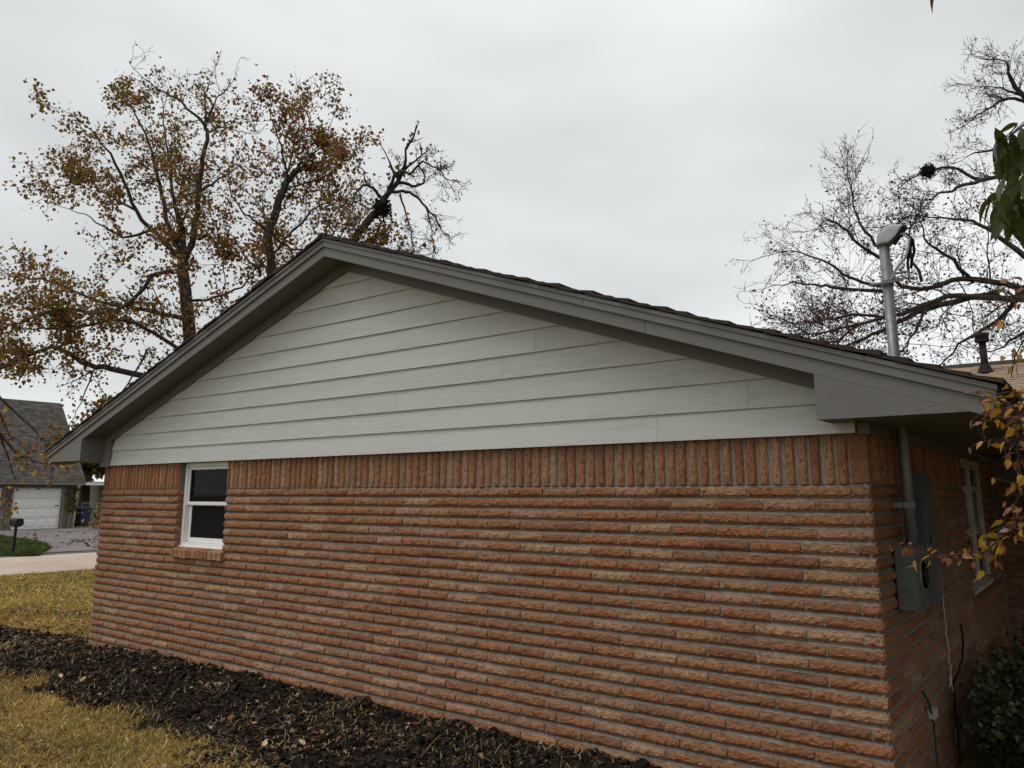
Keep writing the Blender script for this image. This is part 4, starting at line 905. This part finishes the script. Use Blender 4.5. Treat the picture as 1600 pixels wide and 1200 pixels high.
# small yellowing tree right of the camera
fx, fy = 1.55, -1.0
SZ_ = .58; st = thing('yellowing_sapling', (fx, fy, 0), 'near sapling with yellow and rusty leaves reaching in over the eave at the right edge', 'tree')
brm = MB(); sprays = []
def spray(px, d0, d1, r0, mesh_list, n_, w=None, base=None, sz=1.0, sp=.03):
    pts = [at(p_[0], p_[1], d0+(d1-d0)*i/(len(px)-1)) for i, p_ in enumerate(px)]
    if base is not None: pts = [np.array(base)]+pts
    brm.tube(pts, list(np.linspace(r0, r0*.3, len(pts))), 5)
    vis = pts[1:] if base is not None else pts
    for _ in range(int(n_*.9)):
        i = random.randrange(len(vis)-1); t = random.random(); q = vis[i]*(1-t)+vis[i+1]*t; ax = vis[i+1]-vis[i]; ax /= np.linalg.norm(ax)
        d = ax*.6+RNG.normal(0, .7, 3); d[2] -= .35; me = random.choices(mesh_list, w)[0]; q2 = q+RNG.normal(0, sp, 3)
        brm.tube([q, q2], .0012, 3, False); place_leaf(me, q2, d, st, random.uniform(.6, 1.2)*sz*SZ_)
hub = (fx-.1, fy-.1, 1.9)
brm.tube([(fx, fy, -.1), (fx+.03, fy, .8), (fx-.02, fy-.03, 1.4), hub, (fx-.05, fy-.2, 2.6), (fx, fy-.3, 3.3)], [.03, .027, .022, .018, .014, .008], 8)
WTS = [4, 3, 5, 4, 3, .8]
spray([(1640, 690), (1600, 690), (1570, 655), (1545, 640), (1520, 655)], 2.7, 2.75, .006, small, 26, WTS, hub)
spray([(1640, 660), (1605, 650), (1590, 640), (1570, 625)], 2.6, 2.65, .005, small, 26, WTS, hub)
spray([(1640, 640), (1600, 625), (1575, 612), (1555, 618)], 2.7, 2.8, .006, small, 22, WTS, hub)
spray([(1640, 690), (1600, 700), (1570, 690), (1540, 690), (1520, 695)], 2.65, 2.7, .005, small, 20, WTS, hub, 1.0)
spray([(1620, 700), (1600, 760), (1585, 790)], 2.7, 2.7, .005, small, 16, WTS, hub)
spray([(1640, 790), (1600, 812), (1565, 838), (1540, 862), (1480, 868), (1440, 866), (1410, 852)], 2.6, 2.8, .005, small, 50, WTS, hub, .9, .02)
spray([(1640, 830), (1600, 830), (1575, 822), (1555, 828)], 2.6, 2.65, .005, small, 30, WTS, hub)
spray([(1600, 640), (1590, 700), (1592, 740), (1585, 775)], 2.65, 2.65, .004, small, 24, WTS, hub)
spray([(1560, 842), (1548, 880), (1535, 890)], 2.7, 2.7, .003, small, 10, [5, 5, 1, 1, 4, 1], None, .9, .015)
spray([(1640, 470), (1600, 445), (1580, 470), (1570, 500)], 3.0, 3.05, .005, small, 34, [3, 3, 5, 5, 3, 1], (fx-.05, fy-.2, 2.6), 1.0)
spray([(1640, 520), (1600, 530), (1585, 560), (1580, 590)], 3.0, 3.0, .005, small, 14, [3, 3, 5, 5, 3, 1], (fx-.05, fy-.2, 2.6), 1.0)
brm.build('branches', BARKRED, st, smooth=True)
# broad drooping green leaves higher up
gt = thing('green_leaved_branch_tree', (1.75, -.9, 0), 'near tree with long drooping dark green leaves at the upper right edge', 'tree')
brm = MB(); st_old = st; st = gt
brm.tube([(1.75, -.9, -.1), (1.72, -.95, 1.5), (1.6, -1.0, 2.6), (1.4, -1.2, 3.3), (1.3, -1.3, 4.2)], [.045, .04, .03, .022, .012], 8)
G0 = at(1640, 180, 2.95)
for px, me_i, lst in (([(1650, 170), (1600, 195), (1575, 215)], 0, [(1555, 200, 1575, 250), (1590, 192, 1560, 205), (1596, 200, 1600, 235)]),
                      ([(1650, 215), (1600, 215), (1565, 218)], 1, [(1563, 213, 1545, 245), (1566, 215, 1543, 258), (1572, 215, 1562, 275), (1585, 220, 1580, 270), (1590, 240, 1585, 290), (1598, 230, 1602, 275), (1578, 235, 1568, 285)]),
                      ([(1650, 300), (1600, 300), (1565, 305), (1545, 315)], 2, [(1545, 312, 1520, 352), (1550, 312, 1535, 350), (1556, 320, 1548, 365), (1563, 318, 1556, 370), (1572, 320, 1568, 362), (1580, 325, 1590, 375), (1590, 310, 1600, 350), (1560, 300, 1535, 320), (1575, 296, 1560, 330), (1585, 270, 1578, 320), (1594, 300, 1575, 340), (1598, 330, 1590, 385)])):
    pts = [at(p_[0], p_[1], 3.0) for p_ in px]; brm.tube([(1.5, -1.1, 3.0)]+pts, list(np.linspace(.008, .003, len(pts)+1)), 5)
    for (x0, y0, x1, y1) in lst:
        dd_ = random.uniform(2.9, 3.1); a_ = at(x0, y0, dd_); b_ = at(x1, y1, dd_+random.uniform(-.06, .06)); j = min(range(len(pts)), key=lambda i_: np.linalg.norm(pts[i_]-a_)); brm.tube([pts[j], a_], .0025, 4, False)
        ln = np.linalg.norm(b_-a_); place_leaf(random.choice(big), a_, b_-a_, gt, ln/.14*1.0, random.uniform(-.9, .9))
for _ in range(22):
    t = random.random(); x0, y0 = random.uniform(1556, 1606), random.uniform(205, 335); dd_ = random.uniform(2.92, 3.15); a_ = at(x0, y0, dd_); b_ = at(x0+random.uniform(-22, 12), y0+random.uniform(28, 48), dd_+random.uniform(-.05, .05))
    brm.tube([a_, a_+np.array([.05, .02, .05])], .002, 4, False); place_leaf(random.choice(big), a_, b_-a_, gt, random.uniform(.6, .9), random.uniform(-1.2, 1.2))
for (x0, y0) in ((1553, 268), (1558, 272), (1548, 296), (1536, 312), (1530, 314), (1565, 318), (1570, 328), (1574, 300), (1578, 336), (1568, 336)):
    for _ in range(2): place_leaf(redl[0], at(x0+random.uniform(-4, 4), y0+random.uniform(-4, 4), 3.08), (random.uniform(-1, 1), random.uniform(-1, 1), -.6), gt, random.uniform(.35, .65))
tipb = at(1462, -20, 2.6); brm.tube([(1.3, -1.3, 4.2), tuple(at(1520, -60, 2.6)), tuple(tipb)], [.008, .005, .002], 5)
place_leaf(leaf_shape('leaf', .1, .035, LM_RUST, bend=.2), tipb, at(1450, 18, 2.6)-tipb, gt, 1.0, .3)
brm.build('trunk', BARK, gt, smooth=True)
# its crown and another unseen tree, added at right to shade the side wall
def crown(cx, cy_, cz, r3, n_, seed, parent, size=.2):
    rg = np.random.default_rng(seed); q = rg.normal(0, 1, (n_, 3)); q /= np.linalg.norm(q, axis=1)[:, None]; q *= rg.uniform(.1, 1, (n_, 1))**.5; k = fbm(q[:, 0]*2+9, q[:, 1]*2+q[:, 2]*1.7, 3, seed) > .34
    o = leaf_mesh('crown', q[k]*np.array(r3)+np.array([cx, cy_, cz]), size, [(.05, .06, .015), (.08, .08, .02), (.2, .1, .03)], parent, seed=seed); o['kind'] = 'stuff'
crown(3.6, -.2, 4.5, (2.3, 2.6, 2.4), 15000, 8, gt)
g2 = thing('unseen_shade_tree', (4.4, 4.0, 0), 'leafy unseen tree added right of the side wall to shade it', 'tree')
MB().tube([(4.4, 4, -.1), (4.35, 4, 2), (4.3, 4.1, 3.6), (4.4, 4.3, 5)], [.14, .12, .1, .05], 9).build('trunk', BARK, g2); crown(4.0, 4.0, 4.0, (2.6, 2.6, 2.8), 16000, 9, g2)
# ------------------------------------------------------------------ shrubs along the side wall
def shrub(c_, rx, ry, rz, label, seed, n_=2600):
    o = thing('evergreen_shrub', (c_[0], c_[1], 0), label, 'shrub', 'shrubs along the side wall'); rg = np.random.default_rng(seed); stm = MB(); pts = []
    for i in range(46):
        a = rg.uniform(0, 2*math.pi); e = np.array([math.cos(a)*rx*rg.uniform(.4, 1), math.sin(a)*ry*rg.uniform(.4, 1), rz*rg.uniform(.45, 1.08)]); m_ = e*.5+rg.normal(0, .05, 3); b0 = np.array([c_[0], c_[1], -.05])
        p_ = [b0, b0+m_*np.array([.7, .7, 1]), b0+e]; stm.tube(p_, [.008, .005, .002], 4, False)
        for t in np.linspace(.25, 1, 12):
            for _ in range(5): pts.append(p_[1]*(1-t)+p_[2]*t+rg.normal(0, .06, 3))
    stm.build('stems', BARKRED, o)
    pts = np.array(pts); pts = pts[(pts[:, 0] > .04) & (pts[:, 2] > .02)]
    l_ = leaf_mesh('foliage', pts, .048, [(.045, .075, .028), (.06, .095, .032), (.09, .11, .035), (.11, .04, .035)], o, mat=SHRUBLEAF, weights=[5, 4, 2, 1], seed=seed, droop=0, jitter=.02); l_['kind'] = 'stuff'
SHRUBLEAF = vcol('glossy_shrub_leaf', .35, .5, .15)
shrub((.42, 1.85, 0), .36, .5, .52, 'dark green glossy shrub nearest the camera by the side wall', 41)
shrub((.45, 2.75, 0), .40, .5, .56, 'middle dark green shrub under the side window', 42)
shrub((.55, 4.1, 0), .42, .55, .5, 'farthest dark green shrub near the inner corner of the house', 43)
shrub((.85, 1.3, 0), .3, .35, .42, 'low dark shrub at the bottom right corner of the view', 44)
# yellow bush beside the bin
yb = thing('yellow_bush', (-40.5, 15.5, 0), 'small bush with bright yellow leaves at the corner of the driveway', 'bush'); rg = np.random.default_rng(3)
pts = np.c_[rg.normal(-40.5, .4, 260), rg.normal(15.25, .35, 260), np.abs(rg.normal(.6, .45, 260))]; l_ = leaf_mesh('foliage', pts, .14, [(.40, .22, .02), (.2, .14, .02), (.07, .08, .02)], yb, seed=5); l_['kind'] = 'stuff'
sm = MB()
for i in range(14): sm.tube([(-40.5, 15.3, -.02), tuple(pts[i*9])], [.02, .006], 4, False)
sm.build('stems', BARK, yb)
vn = thing('climbing_vine', (GX+.2, 15.3, 0), 'green and yellow vine climbing the corner of the garage', 'vine'); pts = np.c_[rg.normal(GX+.25, .1, 200), rg.normal(15.35, .14, 200), rg.uniform(.9, 2.2, 200)]
l_ = leaf_mesh('foliage', pts, .13, [(.10, .11, .02), (.16, .14, .02), (.06, .07, .015)], vn, seed=6); l_['kind'] = 'stuff'; MB().tube([(GX+.15, 15.35, -.05), (GX+.2, 15.4, 1.2), (GX+.2, 15.33, 2.2)], .015, 5).build('stem', BARK, vn)
# hanging leafy twigs in front of the garage roof (a low branch end of the big tree's neighbour)
Hh = Tree(51, 12.5); hb = at(-60, 560, 12.5); Hh.big.tube([(hb[0]-.6, hb[1]-.4, -.1), (hb[0]-.5, hb[1]-.3, 2.2), hb], [.11, .09, .06], 8)
for px in ([(-60, 560), (-20, 620), (10, 670), (30, 690)], [(-60, 570), (-10, 660), (15, 720), (22, 755)], [(-60, 560), (20, 640), (60, 680), (75, 700)], [(-60, 575), (10, 690), (50, 720), (85, 725)]):
    Hh.limb(px, .03, .006, leaf=1, sub=.55, sublen=.35, up=-.2)
finish(Hh, 'drooping_yellow_tree', (hb[0]-.6, hb[1]-.4, 0), 'thin drooping twigs with orange and yellow leaves at the left edge before the garage roof', None, .5, .085, [(.36, .17, .025), (.42, .26, .03), (.25, .09, .03), (.16, .13, .03)], None, 12)

# ------------------------------------------------------------------ ground cover
def frame_ok(P_, mrg=60):
    d = P_-CAM; w = d@CF; u = 800+FPX*(d@CR)/w; v_ = 540-FPX*(d@CU)/w; return (w > .3) & (u > -mrg-260) & (u < 1600+mrg) & (v_ > 400) & (v_ < 1200+mrg+120)
def blades(name, n_, x0, x1, y0, y1, h, wd, cols, wts, dens, zf, seed, label, cat):
    rg = np.random.default_rng(seed); x = rg.uniform(x0, x1, n_); y = rg.uniform(y0, y1, n_); z = zf(x, y); P_ = np.c_[x, y, z]
    k = frame_ok(P_) & (rg.random(n_) < dens(x, y)); P_ = P_[k]; n_ = len(P_); a = rg.uniform(0, 2*math.pi, n_); hh = h*rg.uniform(.4, 1.2, n_); ln = rg.normal(0, .8, (n_, 2))*hh[:, None]
    sx_ = np.c_[np.cos(a), np.sin(a), np.zeros(n_)]*wd*rg.uniform(.6, 1.4, (n_, 1)); tip = P_+np.c_[ln, hh*rg.uniform(.25, 1, n_)]
    mid = P_*.5+tip*.5+np.c_[np.zeros((n_, 2)), hh*.18]
    V = np.stack([P_-sx_, P_+sx_, mid+sx_*.8, mid-sx_*.8, tip], 1).reshape(-1, 3); i = np.arange(n_)*5
    Fc = np.r_[np.c_[i, i+1, i+2], np.c_[i, i+2, i+3], np.c_[i+3, i+2, i+4]]
    pal = np.array(cols); patch = fbm(P_[:, 0]*1.6, P_[:, 1]*1.6, 3, 31); w = np.array(wts)[None, :]*np.ones((n_, 1)); w[:, -1] *= np.clip((patch-.38)*9, .05, 3); w /= w.sum(1)[:, None]
    idx = (rg.random((n_, 1)) > np.cumsum(w, 1)).sum(1).clip(0, len(pal)-1); col = pal[idx]*rg.uniform(.65, 1.3, (n_, 1))*np.clip(.45+1.25*fbm(P_[:, 0]*2.3, P_[:, 1]*2.3, 4, 44), .5, 1.4)[:, None]
    o = npmesh(name, V, Fc, GRASSM, None, np.repeat(col, 5, 0)); return tag(o, label, cat, kind='stuff')
GC = [(.52, .34, .10), (.38, .235, .065), (.60, .43, .17), (.22, .13, .045), (.15, .17, .03)]
notbed = lambda x, y: np.clip(1.0-bedmask(x, y)*1.25, .02, 1)
blades('lawn_grass', 150000, -12.5, -2.2, -3.6, 1.6, .055, .0028, GC, [3, 3, 2, 2, 1.6], notbed, lambda x, y: np.maximum(zl(x, y), zsoil(x, y)-.01), 61, 'yellowed dormant lawn grass between the soil bed and the street', 'grass')
blades('far_lawn_grass', 90000, S_NEAR, -9.5, -3, 12, .06, .006, [(.58, .40, .10), (.44, .29, .07), (.62, .45, .14), (.28, .18, .05), (.22, .22, .04)], [3, 3, 2, 1, 2], notbed, zl, 62, 'bright yellow green lawn strip beside the street kerb', 'grass')
# grass island
isl = [on_ground(*p_, .0)[:2] for p_ in ((-120, 832), (0, 838), (20, 841), (50, 846), (72, 851), (80, 857), (74, 862), (60, 866), (0, 868), (-120, 871))]
im = MB(); im.prism([tuple(p_) for p_ in isl], -.08, .022, 'Z'); tag(im.build('grass_island', simple('island_turf', (.035, .05, .016), .95, .1, var=.3, scale=3)), kind='structure')
ip = np.array(isl)
def inpoly(x, y):
    c_ = np.zeros(x.shape, bool); j = len(ip)-1
    for i in range(len(ip)):
        xi, yi, xj, yj = ip[i, 0], ip[i, 1], ip[j, 0], ip[j, 1]; c_ ^= ((yi > y) != (yj > y)) & (x < (xj-xi)*(y-yi)/(yj-yi+1e-9)+xi); j = i
    return c_.astype(float)
blades('island_grass', 60000, ip[:, 0].min(), ip[:, 0].max(), ip[:, 1].min(), ip[:, 1].max(), .11, .012, [(.05, .075, .02), (.07, .095, .025), (.13, .12, .03), (.04, .06, .016)], [3, 3, 1, 2], inpoly, lambda x, y: x*0+.02, 63, 'green grass growing on the island around the mailbox', 'grass')
# leaf litter on driveway edges and lawn
def flat_leaves(name, P_, size, pal, wts, seed, label, cat='leaves'):
    rg = np.random.default_rng(seed); n_ = len(P_); a = rg.uniform(0, 2*math.pi, n_); s_ = size*rg.uniform(.5, 1.4, (n_, 1)); d1 = np.c_[np.cos(a), np.sin(a), rg.normal(0, .35, n_)]; d2 = np.c_[-np.sin(a), np.cos(a), rg.normal(0, .35, n_)]
    V = np.stack([P_-d1*s_*.5, P_+d2*s_*.32+[0, 0, .25*size], P_+d1*s_*.5, P_-d2*s_*.32+[0, 0, .2*size]], 1).reshape(-1, 3); i = np.arange(n_)*4; Fc = np.r_[np.c_[i, i+1, i+2], np.c_[i, i+2, i+3]]
    pal = np.array(pal); w = np.array(wts, float); idx = rg.choice(len(pal), n_, p=w/w.sum()); col = pal[idx]*rg.uniform(.7, 1.25, (n_, 1)); return tag(npmesh(name, V, Fc, LITTER, None, np.repeat(col, 4, 0)), label, cat, kind='stuff')
rg = np.random.default_rng(71); LP = [(.26, .16, .085), (.20, .10, .045), (.33, .22, .13), (.13, .06, .035), (.16, .03, .03), (.10, .085, .03)]
n_ = 13000; x = rg.uniform(-13.5, -1.5, n_); y = rg.uniform(-3.4, 1.3, n_); P_ = np.c_[x, y, np.maximum(zl(x, y), zsoil(x, y))+.014]; dn = np.where(bedmask(x, y) > .4, .32, .8)*(.3+1.4*(fbm(x*.8, y*.8, 3, 77) > .45)); dn = np.where((y > -.3) & (x < -8.9), dn*2, dn)
P_ = P_[frame_ok(P_) & (rg.random(n_) < dn)]; flat_leaves('leaf_litter', P_, .036, LP, [4, 3, 2.5, 2, .5, 1], 72, 'scattered dry brown leaves over lawn and soil near the wall')
n_ = 9500; x = rg.uniform(S_NEAR+.1, -9.3, n_); y = rg.uniform(-2, 10, n_); P_ = np.c_[x, y, zl(x, y)+.035]; P_ = P_[frame_ok(P_) & (rg.random(n_) < np.clip(1.3*fbm(x*.5, y*.5, 3, 5), 0, 1)*np.clip((x+19)/8+.15, .1, 1))]
flat_leaves('leaf_litter', P_, .06, LP, [4, 2.5, 4, 1.5, .2, 1], 73, 'pale fallen leaves spread over the lawn left of the house')
n_ = 900; x = rg.normal(-33, 5, n_); y = 11+rg.normal(0, 1, n_)+(x+33)*-.25*0+rg.uniform(-6, 4, n_); P_ = np.c_[x, y, x*0+.03]; P_ = P_[frame_ok(P_) & (x > -44) & (x < -26) & (fbm(x*.6, y*1.5, 3, 8) > .5)]
flat_leaves('leaf_litter', P_, .14, [(.06, .035, .02), (.10, .055, .03), (.07, .07, .025)], [2, 2, 2], 74, 'dark leaves and weeds in the cracks of the driveway')
# soil clods, straw
n_ = 42000; x = rg.uniform(-12, .6, n_); y = rg.uniform(-2.0, .7, n_); P_ = np.c_[x, y, zsoil(x, y)+.002]; k = frame_ok(P_) & (bedmask(x, y) > rg.uniform(.2, .9, n_)) & ~((x > -8.9) & (y > -.02)); P_ = P_[k]; n_ = len(P_)
s_ = .0085*np.exp(rg.normal(0, .6, n_)).clip(.3, 4.5); ico = np.array([(0, 0, 1), (.9, 0, .3), (.28, .85, .3), (-.72, .53, .3), (-.72, -.53, .3), (.28, -.85, .3), (0, 0, -.6)])
V = (ico[None]*rg.uniform(.6, 1.35, (n_, 7, 3)))*s_[:, None, None]+P_[:, None]; it = np.array([(0, 1, 2), (0, 2, 3), (0, 3, 4), (0, 4, 5), (0, 5, 1), (6, 2, 1), (6, 3, 2), (6, 4, 3), (6, 5, 4), (6, 1, 5)]); Fc = (np.arange(n_)[:, None, None]*7+it[None]).reshape(-1, 3)
cc = np.array([(.013, .011, .009), (.026, .020, .015), (.060, .043, .029), (.008, .007, .006)])[rg.integers(0, 4, n_)]
tag(npmesh('soil_clods', V.reshape(-1, 3), Fc, CLOD, None, np.repeat(cc, 7, 0)), 'loose black soil clods heaped along the foot of the wall', 'soil', kind='stuff')
n_ = 20000; x = rg.uniform(-12, .4, n_); y = rg.uniform(-2.0, .6, n_); cl = fbm(x*2.2, y*2.2, 3, 91); P_ = np.c_[x, y, zsoil(x, y)+.012]; k = frame_ok(P_) & (bedmask(x, y) > .25) & ~((x > -8.9) & (y > -.03)) & (rg.random(n_) < np.clip((cl-.36)*5, .10, 1)); P_ = P_[k]; n_ = len(P_)
a = rg.uniform(0, 2*math.pi, n_); ln = rg.uniform(.02, .075, n_)[:, None]; d1 = np.c_[np.cos(a), np.sin(a), rg.normal(.25, .4, n_)]; d2 = np.c_[-np.sin(a), np.cos(a), np.zeros(n_)]*.0024; bend = rg.normal(0, .35, (n_, 3)); md = P_+d1*ln*.5+bend*ln*.3
V = np.stack([P_-d2, P_+d2, md+d2, md-d2, P_+d1*ln], 1).reshape(-1, 3); i = np.arange(n_)*5; Fc = np.r_[np.c_[i, i+1, i+2], np.c_[i, i+2, i+3], np.c_[i+3, i+2, i+4]]
cc = np.array([(.30, .22, .11), (.22, .15, .07), (.38, .30, .17), (.16, .10, .05)])[rg.integers(0, 4, n_)]
tag(npmesh('straw_bits', V, Fc, LITTER, None, np.repeat(cc, 5, 0)), 'dry straw roots tangled in the black soil', 'straw', kind='stuff')
# single fallen leaves big enough to pick out
def onsoil(px, py):
    z_ = .05
    for _ in range(4): p_ = on_ground(px, py, z_); z_ = float(zsoil(np.array([p_[0]]), np.array([p_[1]]))[0])
    return np.array([p_[0], p_[1], z_])
fl = [leaf_shape('fallen_leaf', .075, .05, simple('fallen_leaf_'+k, c_, .7, .2, var=.3, scale=40), True, bend=-.25, cup=.5) for k, c_ in (('tan', (.36, .22, .13)), ('rust', (.28, .10, .04)), ('brown', (.15, .085, .05)), ('crimson', (.22, .03, .035)), ('pale', (.42, .30, .19)))]
spots = [(402, 1127, 0, 'tan fallen leaf standing out in the middle of the black soil'), (356, 1128, 1, 'orange fallen leaf just left of the tan one on the soil'), (655, 1138, 3, 'round reddish leaf on the soil near the wall foot'), (815, 1138, 1, 'large rusty curled leaf against the wall foot'), (305, 1155, 3, 'crimson leaf lying low on the soil bed'), (280, 1130, 3, 'dark red leaf left of the orange one'), (430, 1180, 3, 'red leaf at the bottom edge of the soil'), (410, 1178, 4, 'pale leaf beside the red one at the bottom edge'),
         (95, 1062, 4, 'pale leaf at the left end of the soil bed'), (125, 1068, 0, 'tan leaf near the left end of the soil bed'), (60, 1172, 2, 'brown leaf in the grass at lower left'), (195, 1092, 0, 'tan leaf at the grass edge of the soil'), (475, 1166, 4, 'pale leaf at lower middle of the soil'), (15, 1185, 0, 'tan leaf in the lower left corner grass'), (300, 1110, 2, 'brown leaf in the soil below the window'), (832, 1152, 2, 'dark grey brown leaf beside the rusty curled one')]
for px, py, k, lb in spots:
    p_ = onsoil(px, py); o = bpy.data.objects.new('fallen_leaf', fl[k]); COL.objects.link(o); o.location = (p_[0], p_[1], p_[2]+.012); o.rotation_euler = (random.uniform(-.4, .4), random.uniform(-.3, .3), random.uniform(0, 6.28)); tag(o, lb, 'leaf', 'single fallen leaves on the soil bed')
def twig(px0, px1, r_, mat, label):
    a, b = onsoil(*px0), onsoil(*px1); a[2] += .015; b[2] += .025; tag(MB().tube([a, (a+b)/2+np.array([0, 0, .006]), b], r_, 6).build('stick', mat, smooth=True), label, 'stick')
twig((657, 1172), (688, 1152), .004, simple('orange_twig', (.30, .13, .04), .7), 'thin orange twig lying on the soil')
tw = onsoil(872, 1150); tag(MB().tube([tw, tw+np.array([-.04, .03, .14])], [.008, .005], 6).build('stick', BARK), 'short dark stick propped against the wall foot', 'stick')
